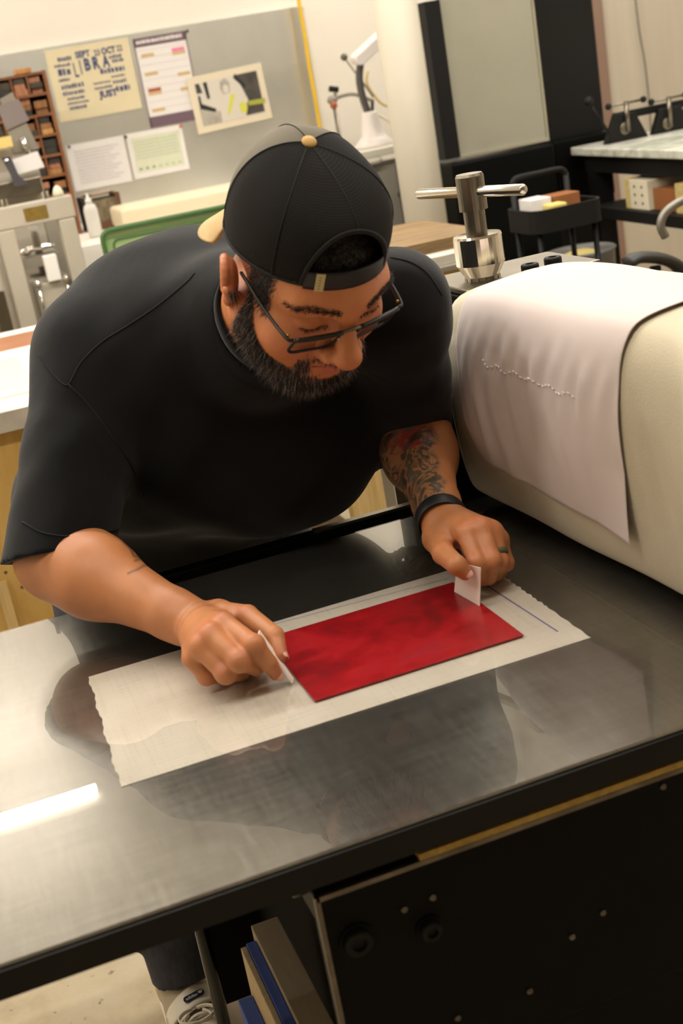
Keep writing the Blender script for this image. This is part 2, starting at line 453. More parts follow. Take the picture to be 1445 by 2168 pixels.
Pr = [(rt[k], 1.217 + (1.517 - 1.217) * k / N) for k in range(N + 1)]
z0 = ZB + 0.0001
V = [(x, y, z0) for x, y in Pl] + [(x, y, z0) for x, y in Pr] + [(x, y, z0 + 0.0006) for x, y in Pl] + [(x, y, z0 + 0.0006) for x, y in Pr]
n = N + 1; F = []
for k in range(N):
    F += [[2 * n + k, 3 * n + k, 3 * n + k + 1, 2 * n + k + 1], [k, k + 1, n + k + 1, n + k], [k, 2 * n + k, 2 * n + k + 1, k + 1], [n + k, n + k + 1, 3 * n + k + 1, 3 * n + k]]
F += [[0, n, 3 * n, 2 * n], [N, 2 * n + N, 3 * n + N, n + N]]
news = solo('newsprint_sheet', np.array(V), F, news_paper(), 'grey newsprint sheet with a torn left edge under the red plate', 'paper')
M_pencil = mat('blue_pencil', (104, 98, 150), 0.8)
zl = z0 + 0.0007
pa, pb = Zp(1180, 1337, zl), Zp(1020, 1233, zl)
link_mesh('pencil_line', *stube([pa, pb], 0.0011, 6, flat=0.2, up=(1, 0, 0)), M_pencil, news)
M_pencil2 = mat('faint_pencil', (150, 142, 160), 0.8)
pa, pb = Zp(520, 1337, zl), Zp(950, 1224, zl)
link_mesh('pencil_line', *stube([pa, pb], 0.0008, 6, flat=0.2, up=(0, 1, 0)), M_pencil2, news)
# clear film over the bed
def film():
    m = bpy.data.materials.new('clear_film'); m.use_nodes = True; nt = m.node_tree
    for x in list(nt.nodes):
        if x.type == 'BSDF_PRINCIPLED': nt.nodes.remove(x)
    out = [x for x in nt.nodes if x.type == 'OUTPUT_MATERIAL'][0]
    g = nt.nodes.new('ShaderNodeBsdfGlossy'); g.inputs['Roughness'].default_value = 0.0
    tr = nt.nodes.new('ShaderNodeBsdfTransparent'); tr.inputs[0].default_value = (0.97, 0.97, 0.965, 1)
    ge = nt.nodes.new('ShaderNodeNewGeometry'); dp = nt.nodes.new('ShaderNodeVectorMath'); dp.operation = 'DOT_PRODUCT'
    nt.links.new(ge.outputs['Normal'], dp.inputs[0]); nt.links.new(ge.outputs['Incoming'], dp.inputs[1])
    def mth(op, p, q):
        k = nt.nodes.new('ShaderNodeMath'); k.operation = op
        for i, x in enumerate((p, q)):
            if hasattr(x, 'links'): nt.links.new(x, k.inputs[i])
            else: k.inputs[i].default_value = x
        return k.outputs[0]
    # Schlick's law, the same from both faces of the thin sheet
    ab = mth('ABSOLUTE', dp.outputs['Value'], 0.0)
    fr = mth('ADD', mth('MULTIPLY', mth('POWER', mth('SUBTRACT', 1.0, ab), 5.0), 0.91), 0.09)
    mx = nt.nodes.new('ShaderNodeMixShader')
    nt.links.new(fr, mx.inputs[0]); nt.links.new(tr.outputs[0], mx.inputs[1]); nt.links.new(g.outputs[0], mx.inputs[2])
    nt.links.new(mx.outputs[0], out.inputs[0]); return m
def film_mat_lens():
    return bpy.data.materials.get('clear_film')
fz = ZB + 0.0014
def film_fn(u, v):
    x = -0.72 + 1.40 * u; y = 0.9885 + 0.7655 * v
    return (x, y, fz + 0.00008 * math.sin(5 * x + 2 * y) * math.sin(4 * y))
solo('clear_film', *sgrid(film_fn, 40, 30), film(), 'clear glossy acetate film laid over the steel press bed', 'plastic film', smooth=True)
def red_ink():
    m = mat('red_ink', (176, 30, 36), 0.3); t = NT(m); v = t.coord()
    n = t.noise(v, 14, 5, 0.6, 1.2); n2 = t.noise(v, 4.5, 3)
    c = t.ramp(t.math('ADD', t.math('MULTIPLY', n, 0.55), t.math('MULTIPLY', n2, 0.45)), [(0.34, (98, 20, 24)), (0.47, (146, 20, 25)), (0.56, (164, 28, 33)), (0.68, (152, 38, 46))])
    t.link(c, t.b.inputs['Base Color']); t.b.inputs['Roughness'].default_value = 0.28
    t.bump(t.noise(v, 300, 2), 0.06, 0.0004); return m
solo('printing_plate', *sbox(0.2975, 0.557, 1.2665, 1.468, ZB + 0.0022, ZB + 0.0046), red_ink(), 'glossy red inked rectangular printing plate on newsprint', 'printing plate', bev=0.0008)

# ------------------------------------------------------------------ boards stored under the press
def wood(name, a, b, sc=(1, 14, 14), scale=6, rough=0.6):
    m = mat(name, a, rough); t = NT(m); v = t.coord(sc)
    n = t.noise(v, scale, 5, 0.6, 0.6)
    t.link(t.ramp(n, [(0.32, a), (0.68, b)]), t.b.inputs['Base Color']); return m
M_ply = wood('birch_ply', (196, 172, 126), (216, 194, 148))
M_blue = mat('blue_foam', (52, 84, 176), 0.6, var=0.06, scale=12)
xb = 0.192
for nm, x0, x1, y1, m, lab, h in (('timber_board', xb, xb + 0.036, 1.404, mat('grey_timber', (176, 160, 132), 0.7, var=0.08, scale=8, stretch=(9, 1, 9)), 'thick beige timber board standing on edge under the press', 0.50),
                            ('foam_board', xb - 0.0135, xb - 0.0005, 1.386, M_blue, 'taller blue foam board standing beside the beige timber board', 0.49),
                            ('plywood_board', xb - 0.0215, xb - 0.014, 1.384, M_ply, 'thin tan plywood board between the two blue boards', 0.488),
                            ('foam_board', xb - 0.041, xb - 0.022, 1.372, M_blue, 'shorter blue foam board with its end nearest the shoe', 0.425)):
    solo(nm, *sbox(x0, x1, 1.04, y1, 0.001, h), m, lab, 'board', bev=0.001)
# ------------------------------------------------------------------ back wall: galvanised sheet and papers
M_galv = mat('galvanised', (220, 218, 208), 0.34, 0.85, var=0.08, scale=2.2, stretch=(1, 1, 0.6))
yb = YW - 0.025
board = solo('sheet_metal_board', *sbox(-0.9, 1.968, yb, YW - 0.004, 0.62, 1.778), M_galv, 'large galvanised sheet metal board on the white wall holding papers', 'notice board', bev=0.002)
UX, UZ = np.array([1.0, 0, 0]), np.array([0, 0, 1.0])
yf = yb - 0.001
def pt(x, z, d=0.0): return np.array([x, yf - d, z])
def flat(x0, x1, z0, z1, d0, d1): return sbox(x0, x1, yf - d1, yf - d0, z0, z1)
M_blue_ink = mat('blue_ink', (62, 72, 116), 0.7)
# letterpress poster
M_post = mat('poster_cream', (222, 208, 172), 0.7, var=0.03, scale=6)
po = solo('poster', *flat(0.787, 1.153, 1.467, 1.765, 0.0, 0.002), M_post, 'cream letterpress poster with blue wood type reading LIBRA', 'poster')
dd = 0.0022
def word(s, x, z, size, sx=1.0, off=0.0012, m=M_blue_ink, root=None, d=dd):
    v, f = text_shape(s, size, pt(x, z, d), UX, UZ, 0.0003, sx=sx, off=off)
    return link_mesh('lettering', v, f, m, root)
for s, x, z, sz, sx, o in (('SEPT', 0.945, 1.726, 0.036, 0.85, .0015), ('23', 1.008, 1.722, 0.034, 0.8, .001), ('OCT', 1.058, 1.724, 0.036, 0.8, .0018), ('22', 1.108, 1.726, 0.034, 0.75, .0008),
                           ('L', 0.902, 1.665, 0.085, 0.5, .001), ('I', 0.925, 1.672, 0.085, 0.5, .001), ('B', 0.955, 1.680, 0.068, 0.7, .003), ('R', 0.993, 1.681, 0.068, 0.7, .003), ('A', 1.038, 1.681, 0.068, 0.6, .003), ('JUST', 1.020, 1.550, 0.038, 1.0, .002)):
    word(s, x, z, sz, sx, o, root=po)
def type_line(x0, x1, z, h, root, seed, m=M_blue_ink, d=dd):
    r = random.Random(seed); x = x0; sh = []
    while x < x1:
        w = h * r.uniform(0.45, 0.8); hh = h * r.uniform(0.9, 1.25)
        sh.append(flat(x, min(x1, x + w), z, z + hh, d, d + 0.0002)); x += w + h * r.uniform(0.15, 0.35)
    o = link_mesh('printed_line', *cat(*sh), m, root); o['kind'] = 'stuff'
    return o
for i, (x0, x1, z, h) in enumerate(((0.835, 0.895, 1.712, .014), (0.815, 0.885, 1.690, .010), (0.825, 0.878, 1.655, .022), (0.82, 0.87, 1.630, .010), (1.055, 1.110, 1.690, .012), (1.065, 1.115, 1.672, .012), (1.005, 1.112, 1.634, .018), (0.825, 0.925, 1.598, .016), (0.965, 1.040, 1.596, .007),
                                (1.048, 1.108, 1.612, .008), (0.825, 0.92, 1.572, .014), (1.050, 1.112, 1.586, .012), (0.84, 0.915, 1.550, .010), (0.965, 1.045, 1.574, .009), (1.058, 1.118, 1.552, .020), (0.835, 0.93, 1.532, .008), (0.84, 0.915, 1.510, .012))):
    type_line(x0, x1, z, h, po, i)
# schedule sheet with purple bands
M_purple = mat('purple_band', (112, 88, 100), 0.7); M_pap = mat('white_paper', (232, 226, 222), 0.7); M_tan = mat('tan_print', (206, 176, 128), 0.7); M_pink = mat('pink_print', (232, 128, 170), 0.7); M_rust = mat('rust_print', (170, 84, 66), 0.7)
cal = solo('schedule_sheet', *flat(1.173, 1.411, 1.377, 1.753, 0.0, 0.0022), M_pap, 'tall white schedule sheet with dark purple header and footer bands', 'poster')
dd2 = 0.0024
link_mesh('header_band', *flat(1.173, 1.411, 1.716, 1.7535, dd2, dd2 + 0.0003), M_purple, cal)
link_mesh('footer_band', *flat(1.173, 1.411, 1.3765, 1.422, dd2, dd2 + 0.0003), M_purple, cal)
link_mesh('side_band', *flat(1.173, 1.178, 1.377, 1.753, dd2, dd2 + 0.0003), M_purple, cal); link_mesh('side_band', *flat(1.406, 1.411, 1.377, 1.753, dd2, dd2 + 0.0003), M_purple, cal)
type_line(1.185, 1.392, 1.7295, 0.012, cal, 77, M_pap, dd2 + 0.0004)
for i in range(9):
    z = 1.700 - 0.031 * i
    link_mesh('rule', *flat(1.185, 1.400, z, z + 0.002, dd2, dd2 + 0.0003), mat('grey_rule', (206, 198, 200), 0.7), cal)
for x, z, m in ((1.195, 1.672, M_tan), (1.335, 1.676, M_pink), (1.335, 1.662, M_tan), (1.195, 1.594, M_tan), (1.340, 1.572, M_tan), (1.195, 1.526, M_rust), (1.195, 1.512, M_tan), (1.340, 1.508, M_tan), (1.195, 1.440, M_tan)):
    link_mesh('event_mark', *flat(x, x + 0.058, z, z + 0.014, dd2 + 0.0003, dd2 + 0.0006), m, cal)
# black and white photograph with yellow marker
M_ph = mat('photo_border', (226, 212, 186), 0.6); M_pg = mat('photo_grey', (176, 168, 154), 0.6, var=0.3, scale=14); M_pd = mat('photo_dark', (72, 66, 60), 0.6, var=0.4, scale=16); M_pl = mat('photo_light', (214, 206, 192), 0.6); M_pk = mat('photo_black', (34, 34, 32), 0.6); M_yel = mat('marker_yellow', (212, 208, 84), 0.7)
y0_ = 0.006
def seg2(x, z): return (x - 1.385, z - 1.312)
th_ = math.radians(-2.0); ux = np.array([math.cos(th_), 0, -math.sin(th_)]); uz = np.array([math.sin(th_), 0, math.cos(th_)])
po_o = pt(1.380, 1.312, y0_)
ph = solo('photo_print', *sprism([(0, 0), (0.354, 0), (0.354, 0.245), (0, 0.245)], po_o, ux, uz, 0.002), M_ph, 'black and white photo print with yellow marker strokes on the metal board', 'photograph')
def pp(name, poly, m, d): link_mesh(name, *sprism(poly, po_o - np.array([0, 0.002 + d, 0]), ux, uz, 0.0003), m, ph)
pp('picture', [(0.03, 0.03), (0.325, 0.03), (0.325, 0.215), (0.03, 0.215)], M_pl, 0.0002)
pp('picture_area', [(0.215, 0.035), (0.325, 0.035), (0.325, 0.215), (0.225, 0.215), (0.245, 0.15), (0.26, 0.10)], M_pd, 0.0006)
pp('picture_area', [(0.03, 0.03), (0.12, 0.03), (0.13, 0.075), (0.06, 0.10), (0.03, 0.105)], M_pg, 0.0006)
pp('picture_area', [(0.033, 0.17), (0.06, 0.17), (0.052, 0.212), (0.033, 0.212)], M_pd, 0.0006)
pp('picture_area', [(0.075, 0.14), (0.088, 0.14), (0.088, 0.212), (0.070, 0.212)], M_pk, 0.0008)
pp('picture_area', [(0.033, 0.105), (0.10, 0.078), (0.105, 0.092), (0.045, 0.125), (0.045, 0.16), (0.035, 0.16)], M_pk, 0.0008)
pp('picture_figure', [(0.12, 0.03), (0.235, 0.03), (0.25, 0.09), (0.21, 0.135), (0.185, 0.15), (0.155, 0.145), (0.125, 0.11)], M_pl, 0.0010)
pp('picture_figure', [(0.150, 0.145), (0.185, 0.148), (0.190, 0.19), (0.172, 0.212), (0.148, 0.20), (0.142, 0.17)], M_pg, 0.0012)
pp('picture_figure', [(0.157, 0.150), (0.178, 0.150), (0.180, 0.178), (0.168, 0.186), (0.156, 0.178)], M_pl, 0.0014)
pp('picture_figure', [(0.212, 0.205), (0.222, 0.222), (0.262, 0.165), (0.255, 0.150)], M_pk, 0.0012)
pp('marker_stroke', [(0.150, 0.055), (0.166, 0.060), (0.205, 0.135), (0.183, 0.140)], M_yel, 0.0018)
pp('marker_stroke', [(0.215, 0.055), (0.240, 0.045), (0.250, 0.075), (0.232, 0.100), (0.212, 0.090)], M_yel, 0.0018)
pp('marker_stroke', [(0.255, 0.075), (0.335, 0.070), (0.338, 0.092), (0.255, 0.095)], mat('marker_olive', (168, 168, 66), 0.7), 0.0018)
# two letter sheets
for x0, x1, z0_, z1_, lab, green in ((0.785, 1.043, 1.170, 1.368, 'white printed sheet in a plastic sleeve, left of the two small sheets', 0), (1.055, 1.310, 1.174, 1.370, 'white sheet with a pale green chart, right of the two small sheets', 1)):
    sh_ = solo('paper_sheet', *flat(x0, x1, z0_, z1_, 0.0, 0.0016), M_pap, lab, 'paper')
    if green:
        link_mesh('chart_field', *flat(x0 + 0.018, x1 - 0.018, z0_ + 0.022, z1_ - 0.022, 0.0018, 0.0020), mat('chart_green', (214, 216, 188), 0.7, var=0.04, scale=40), sh_)
        for k in range(7):
            link_mesh('chart_mark', *flat(x0 + 0.03 + 0.03 * k, x0 + 0.042 + 0.03 * k, z0_ + 0.034, z0_ + 0.042 - 0.0 * k, 0.0021, 0.0023), mat('chart_dark', (110, 128, 108) if k < 3 else (176, 184, 160), 0.7) if k < 3 else mat('chart_pale', (182, 188, 166), 0.7), sh_)
        for k in range(6):
            type_line(x0 + 0.026, x1 - 0.03, z1_ - 0.045 - 0.014 * k, 0.006, sh_, 200 + k, mat('chart_line', (190, 194, 172), 0.7), 0.0021)
    else:
        for k in range(11):
            type_line(x0 + 0.03, x1 - 0.03 - 0.02 * (k % 3), z1_ - 0.035 - 0.0135 * k, 0.005, sh_, 100 + k, mat('grey_print', (196, 190, 190), 0.7), 0.0018)
for px, m, lab in (((266, 290), 'dark', 'small dark magnet between the two white sheets'), ((396, 66), 'dark', 'small dark magnet on the purple header corner'), ((382, 267), 'red', 'small red magnet on the pale green chart sheet'), ((146, 311), 'dark', 'small dark magnet at the left sheet corner')):
    p = A(*px, yf - 0.004)
    solo('magnet', *slathe([(0.006, 0), (0.0065, 0.001), (0.0065, 0.005), (0.005, 0.006)], p, (0, -1, 0), 14), mat('magnet_red', (196, 74, 58), 0.4) if m == 'red' else mat('magnet_dark', (52, 62, 64), 0.4), lab, 'magnet')
# yellow cord hanging in front of the board's edge
P_ = smoothpath([A(629, -60, 5.9), A(632, 0, 5.9), A(644, 70, 5.9), A(655, 145, 5.9), A(668, 215, 5.9), A(680, 290, 5.9), A(700, 420, 5.9), A(712, 520, 5.9)], 6)
solo('air_hose', *stube(P_, 0.009, 10), mat('hose_yellow', (232, 188, 42), 0.45), 'yellow hose hanging down the edge of the metal board', 'hose', smooth=True)

# ------------------------------------------------------------------ long back counter with its things
M_top = mat('counter_white', (226, 220, 208), 0.5, var=0.03, scale=5)
M_grey = mat('machine_grey', (176, 167, 150), 0.45, var=0.04, scale=4)
M_grey2 = mat('machine_grey_dark', (138, 130, 116), 0.5, var=0.06, scale=6)
M_chrome = mat('chrome', (214, 210, 204), 0.12, 1.0)
ct = thing('back_counter', (0.4, 5.45, 0), 'long white topped counter along the back wall under the metal board', 'counter')
ZC = 1.03
link_mesh('worktop', *sbox(-1.2, 1.62, 4.95, YW - 0.03, ZC - 0.10, ZC), M_top, ct, bev=0.003)
for x in (-1.15, 0.2, 1.5):
    for y in (5.0, 5.9): link_mesh('leg', *sbox(x, x + 0.07, y, y + 0.07, 0, ZC - 0.10), M_grey2, ct)
link_mesh('shelf', *sbox(-1.15, 1.57, 5.0, 5.95, 0.42, 0.45), M_grey2, ct)
# type cabinet
wd = lambda n, a, b, sc=(14, 14, 1): wood(n, a, b, sc, 5, 0.6)
M_case = wd('case_wood', (110, 66, 36), (150, 96, 56))
xc0, xc1, zc0, zc1, yc0, yc1 = 0.235, 0.713, ZC + 0.001, 1.675, 5.50, 5.68
tcab = thing('type_cabinet', (0.47, 5.6, ZC), 'tall brown wooden pigeonhole cabinet full of wood type blocks', 'cabinet')
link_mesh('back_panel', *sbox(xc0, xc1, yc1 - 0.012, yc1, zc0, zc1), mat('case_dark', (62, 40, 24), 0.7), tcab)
for x in (xc0, xc1 - 0.014): link_mesh('side_panel', *sbox(x, x + 0.014, yc0, yc1 - 0.012, zc0, zc1), M_case, tcab)
NR, NC = 8, 7
rh = (zc1 - zc0 - 0.012) / NR; cw = (xc1 - xc0 - 0.028) / NC
for r in range(NR + 1): link_mesh('shelf', *sbox(xc0 + 0.014, xc1 - 0.014, yc0 + 0.002, yc1 - 0.012, zc0 + r * rh, zc0 + r * rh + 0.010), M_case, tcab)
for r in range(NR):
    for c in range(1, NC):
        x = xc0 + 0.014 + c * cw
        if (r * 5 + c * 3) % 4 == 0: continue
        link_mesh('divider', *sbox(x - 0.003, x + 0.003, yc0 + 0.006, yc1 - 0.012, zc0 + r * rh + 0.010, zc0 + (r + 1) * rh), M_case, tcab)
blk = [wd('block_a', (176, 124, 68), (206, 156, 94)), wd('block_b', (126, 84, 48), (158, 108, 64)), mat('block_c', (46, 42, 36), 0.6, var=0.2, scale=30), mat('block_d', (66, 58, 44), 0.6, var=0.2, scale=30), wd('block_e', (150, 98, 70), (190, 130, 96))]
rb = random.Random(11)
ORDN = ['first', 'second', 'third', 'fourth', 'fifth', 'sixth', 'seventh', 'eighth']
for r in range(NR):
    for c in range(NC):
        x0 = xc0 + 0.014 + c * cw + 0.006; z0_ = zc0 + r * rh + 0.0102
        nst = rb.choice([2, 2, 3]); z = z0_
        for k in range(nst):
            h = min(rb.uniform(0.018, 0.034), (rh - 0.014) / nst); w = rb.uniform(0.75, 1.0) * (cw - 0.012)
            dx = rb.uniform(0, cw - 0.012 - w); fy = rb.uniform(0.004, 0.03)
            ib = rb.randrange(5)
            pos = (['bottom', 'top'] if nst == 2 else ['bottom', 'middle', 'top'])[k]
            lab = '%s type block, %s of stack, %s cell from right, %s row from top' % (('tan', 'brown', 'black', 'dark olive', 'reddish')[ib], pos, ORDN[NC - 1 - c], ORDN[NR - 1 - r])
            solo('type_block', *sbox(x0 + dx, x0 + dx + w, yc0 + fy, yc1 - 0.014, z, z + h - 0.0004), blk[ib], lab, 'type block', 'type blocks in the pigeonhole cabinet')
            z += h
for x0, x1, h, lab in ((0.475, 0.535, 0.032, 'orange brown wooden block on top of the type cabinet, left'), (0.60, 0.662, 0.02, 'flat tan wooden block on top of the type cabinet, right')):
    solo('wood_block', *sbox(x0, x1, 5.52, 5.62, zc1 + 0.0002, zc1 + h), blk[0] if h < 0.03 else blk[4], lab, 'block', bev=0.002)
# bottle
b = thing('squeeze_bottle', (0.722, 5.2, ZC), 'translucent white squeeze bottle standing beside the type cabinet', 'bottle')
link_mesh('bottle_body', *slathe([(0.024, 0.001), (0.027, 0.006), (0.027, 0.105), (0.022, 0.122), (0.012, 0.13), (0.012, 0.134)], (0.722, 5.2, ZC), (0, 0, 1), 24), mat('cloudy_plastic', (216, 212, 204), 0.35), b, smooth=True)
link_mesh('cap', *slathe([(0.0125, 0.130), (0.0125, 0.146), (0.006, 0.150), (0.003, 0.168), (0.002, 0.170)], (0.722, 5.2, ZC), (0, 0, 1), 18), mat('cap_white', (226, 222, 216), 0.4), b, smooth=True)
# crate with bits and a dish on top
cr = thing('wooden_crate', (0.83, 5.55, ZC), 'dark wooden crate of scrap behind the white bottle', 'crate')
M_crate = wd('crate_wood', (84, 52, 34), (120, 80, 54)); M_rub = mat('scrap_fill', (118, 104, 80), 0.8, var=0.5, scale=40)
link_mesh('side_panel', *sbox(0.735, 0.75, 5.47, 5.63, ZC + 0.001, ZC + 0.135), mat('crate_black', (38, 34, 30), 0.6), cr); link_mesh('side_panel', *sbox(0.872, 0.890, 5.47, 5.63, ZC + 0.001, ZC + 0.135), M_crate, cr)
link_mesh('back_panel', *sbox(0.75, 0.872, 5.618, 5.63, ZC + 0.001, ZC + 0.12), M_crate, cr); link_mesh('contents', *sbox(0.751, 0.871, 5.475, 5.617, ZC + 0.001, ZC + 0.118), M_rub, cr)
link_mesh('front_rail', *sbox(0.75, 0.872, 5.468, 5.475, ZC + 0.001, ZC + 0.03), M_crate, cr)
solo('metal_dish', *slathe([(0.001, 0.0), (0.055, 0.0), (0.066, 0.008), (0.064, 0.010), (0.054, 0.003), (0.001, 0.003)], (0.81, 5.55, ZC + 0.1355), (0, 0, 1), 28), mat('dish_metal', (196, 176, 160), 0.3, 0.7), 'shallow round metal dish lying on the wooden crate', 'dish', smooth=True)
# cream padded case
solo('storage_case', *sbox(0.835, 1.38, 5.20, 5.48, ZC + 0.001, ZC + 0.085), mat('cream_plastic', (226, 212, 180), 0.45, var=0.02, scale=4), 'long cream plastic case with rounded ends on the back counter', 'case', bev=0.018, segs=4, smooth=True)
solo('case_knob', *ssphere((0.995, 5.19, ZC + 0.055), 0.009, 12, 8), mat('knob_white', (244, 240, 230), 0.25), 'small shiny white knob in front of the cream case', 'knob', smooth=True) if False else None

# ------------------------------------------------------------------ plywood bench
ZT = 0.90
bn = thing('plywood_bench', (-0.1, 3.55, 0), 'yellow pine plywood bench with a worn white top behind the man', 'workbench')
M_pine = wood('pine_ply', (188, 146, 72), (214, 176, 104), (1.6, 9, 0.35), 9, 0.55)
M_lum = wood('pine_lumber', (196, 164, 104), (222, 194, 138), (9, 9, 0.6), 8, 0.6)
M_wt = mat('painted_top', (232, 228, 216), 0.45, var=0.05, scale=9)
link_mesh('worktop', *sbox(-1.2, 0.995, 2.975, 4.15, ZT - 0.032, ZT), M_wt, bn, bev=0.004)
link_mesh('top_edge', *sbox(-1.2, 0.995, 2.968, 2.975, ZT - 0.05, ZT - 0.004), mat('edge_grey', (196, 188, 174), 0.6, var=0.12, scale=14), bn)
link_mesh('front_panel', *sbox(-1.1, 0.44, 3.00, 3.02, 0.05, ZT - 0.033), M_pine, bn)
link_mesh('leg', *sbox(0.895, 0.985, 2.985, 3.024, 0, ZT - 0.034), M_lum, bn, bev=0.002); link_mesh('leg', *sbox(0.875, 0.965, 4.05, 4.09, 0, ZT - 0.034), M_lum, bn, bev=0.002)
link_mesh('leg', *sbox(-1.19, -1.101, 2.985, 3.024, 0, ZT - 0.034), M_lum, bn, bev=0.002)
link_mesh('trim_board', *sbox(0.005, 0.03, 2.985, 2.9995, 0.05, 0.5), M_lum, bn)
link_mesh('side_board', *sbox(0.45, 0.95, 3.30, 3.32, 0.40, 0.66), wood('inner_board', (206, 180, 124), (222, 198, 146), (0.5, 1, 6), 6), bn); link_mesh('rail', *sbox(0.45, 0.95, 3.25, 3.29, 0.62, 0.70), M_lum, bn)
link_mesh('lower_shelf', *sbox(0.44, 0.95, 3.05, 4.1, 0.30, 0.325), wood('dark_board', (112, 88, 56), (150, 122, 82), (6, 1, 1), 8), bn)
for px in ((20, 888), (48, 893), (47, 1243), (12, 1212), (52, 1178)):
    p = A(*px, 3.0)
    link_mesh('screw_head', *slathe([(0.004, -0.001), (0.004, 0.001), (0.0025, 0.0016)], p, (0, -1, 0), 10), M_edge, bn)
solo('copper_sheet', *sbox(-0.7, 0.315, 3.79, 4.03, ZT + 0.0003, ZT + 0.0035), mat('copper', (214, 150, 112), 0.35, 0.75, var=0.08, scale=8), 'thin copper sheet lying along the back of the white bench top', 'metal sheet')
solo('glass_slab', *sbox(-0.6, 0.22, 3.10, 3.62, ZT + 0.0003, ZT + 0.006), mat('pale_glass', (222, 230, 220), 0.12), 'pale glass inking slab on the white bench top', 'glass slab', bev=0.001)
# green tote lid standing on the bench
gl_c = np.array([0.88, 4.085, ZT + 0.001]); M_green = mat('green_plastic', (50, 86, 36), 0.4); M_green2 = mat('green_clear', (122, 144, 94), 0.35)
Ml = Matrix.Translation(Vector(gl_c)) @ Matrix.Rotation(-0.10, 4, 'X')
lid = thing('storage_tray', gl_c, 'green plastic storage tray with a dark rim propped on edge behind the man', 'tray')
def lidloop(w, h, r, y): return [np.array(Ml @ Vector((a, y, b + 0.125))) for a, b in rrect(w, h, r, 6)]
wv, hv = 0.60, 0.246
link_mesh('tray_floor', *xf(Ml, sprism(rrect(wv - 0.004, hv - 0.004, 0.03, 6), (0, 0.012, 0.125), (1, 0, 0), (0, 0, 1), 0.004)), M_green2, lid)
link_mesh('tray_rim', *stube(lidloop(wv - 0.012, hv - 0.012, 0.028, -0.002), 0.0075, 8, closed=True), M_green, lid, smooth=True)
link_mesh('tray_groove', *stube(lidloop(wv - 0.075, hv - 0.075, 0.018, 0.006), 0.003, 6, closed=True), M_green, lid, smooth=True)

# ------------------------------------------------------------------ grey upright press at the left
gp = thing('upright_press', (0.43, 4.5, 0), 'grey painted upright iron press with a brass plate on its crossbeam', 'press')
Yp = 4.43
link_mesh('crossbeam', *sbox(0.30, 0.566, Yp, Yp + 0.06, 1.178, 1.250), M_grey, gp, bev=0.005)
link_mesh('name_plate', *sbox(0.402, 0.478, Yp - 0.002, Yp + 0.001, 1.192, 1.234), M_brass, gp)
for x0 in (0.306, 0.506): link_mesh('post', *sbox(x0, x0 + 0.054, Yp, Yp + 0.055, 0.02, 1.1775), M_grey, gp, bev=0.004)
for x0 in (0.316, 0.492): link_mesh('rear_post', *sbox(x0, x0 + 0.05, Yp + 0.30, Yp + 0.35, 0.02, 1.20), M_grey2, gp, bev=0.004)
link_mesh('base', *sbox(0.26, 0.60, Yp - 0.02, Yp + 0.355, 0.001, 0.02), M_grey2, gp)
for x in (0.312, 0.528): link_mesh('cap_nut', *slathe([(0.018, 1.2505), (0.018, 1.262), (0.013, 1.276), (0.006, 1.284), (0.0005, 1.286)], (x, Yp + 0.03, 0), (0, 0, 1), 16), mat('nut_cream', (214, 206, 180), 0.3), gp, smooth=True)
for x in (0.352, 0.486): link_mesh('stud', *scyl((x, Yp + 0.03, 1.2505), (x, Yp + 0.03, 1.274), 0.010, n=12), M_chrome, gp)
link_mesh('gear_housing', *sbox(0.375, 0.50, Yp + 0.06, Yp + 0.24, 0.80, 1.00), M_grey2, gp, bev=0.012); link_mesh('front_cover', *sbox(0.385, 0.505, Yp + 0.04, Yp + 0.0595, 0.80, 0.985), M_grey, gp, bev=0.006)
for x in (0.395, 0.49):
    link_mesh('tie_rod', *scyl((x, Yp + 0.034, 0.80), (x, Yp + 0.034, 0.985), 0.0045, n=10), M_chrome, gp, smooth=True)
    for z in (0.815, 0.985): link_mesh('knob', *ssphere((x, Yp + 0.028, z), 0.012, 12, 8, (1, 1, 1.2)), M_chrome, gp, smooth=True)
wc = A(80, 524, Yp + 0.15)
link_mesh('hand_wheel', *stube([wc + (0.052 * math.cos(a), 0.052 * math.sin(a), 0) for a in np.linspace(0, 2 * PI, 32, endpoint=False)], 0.006, 8, closed=True), M_chrome, gp, smooth=True)
link_mesh('wheel_grip', *ssphere(wc + (-0.045, -0.03, -0.004), 0.016, 12, 8, (1.4, 1, 0.8)), M_chrome, gp, smooth=True)
for a in (0.4, 2.5, 4.6): link_mesh('spoke', *scyl(wc, wc + (0.05 * math.cos(a), 0.05 * math.sin(a), 0), 0.004, n=8), M_chrome, gp)
link_mesh('screw_shaft', *scyl(wc + (0, 0, -0.10), (wc[0], wc[1], 1.185), 0.014, n=14), M_grey2, gp, smooth=True)
link_mesh('platen', *sbox(0.37, 0.495, Yp + 0.08, Yp + 0.27, 1.035, 1.07), M_grey2, gp)
q = A(106, 555, Yp + 0.05)
link_mesh('white_block', *sbox(q[0] - 0.022, q[0] + 0.022, Yp + 0.02, Yp + 0.06, 0.9855, q[2] + 0.025), M_white, gp, bev=0.003)
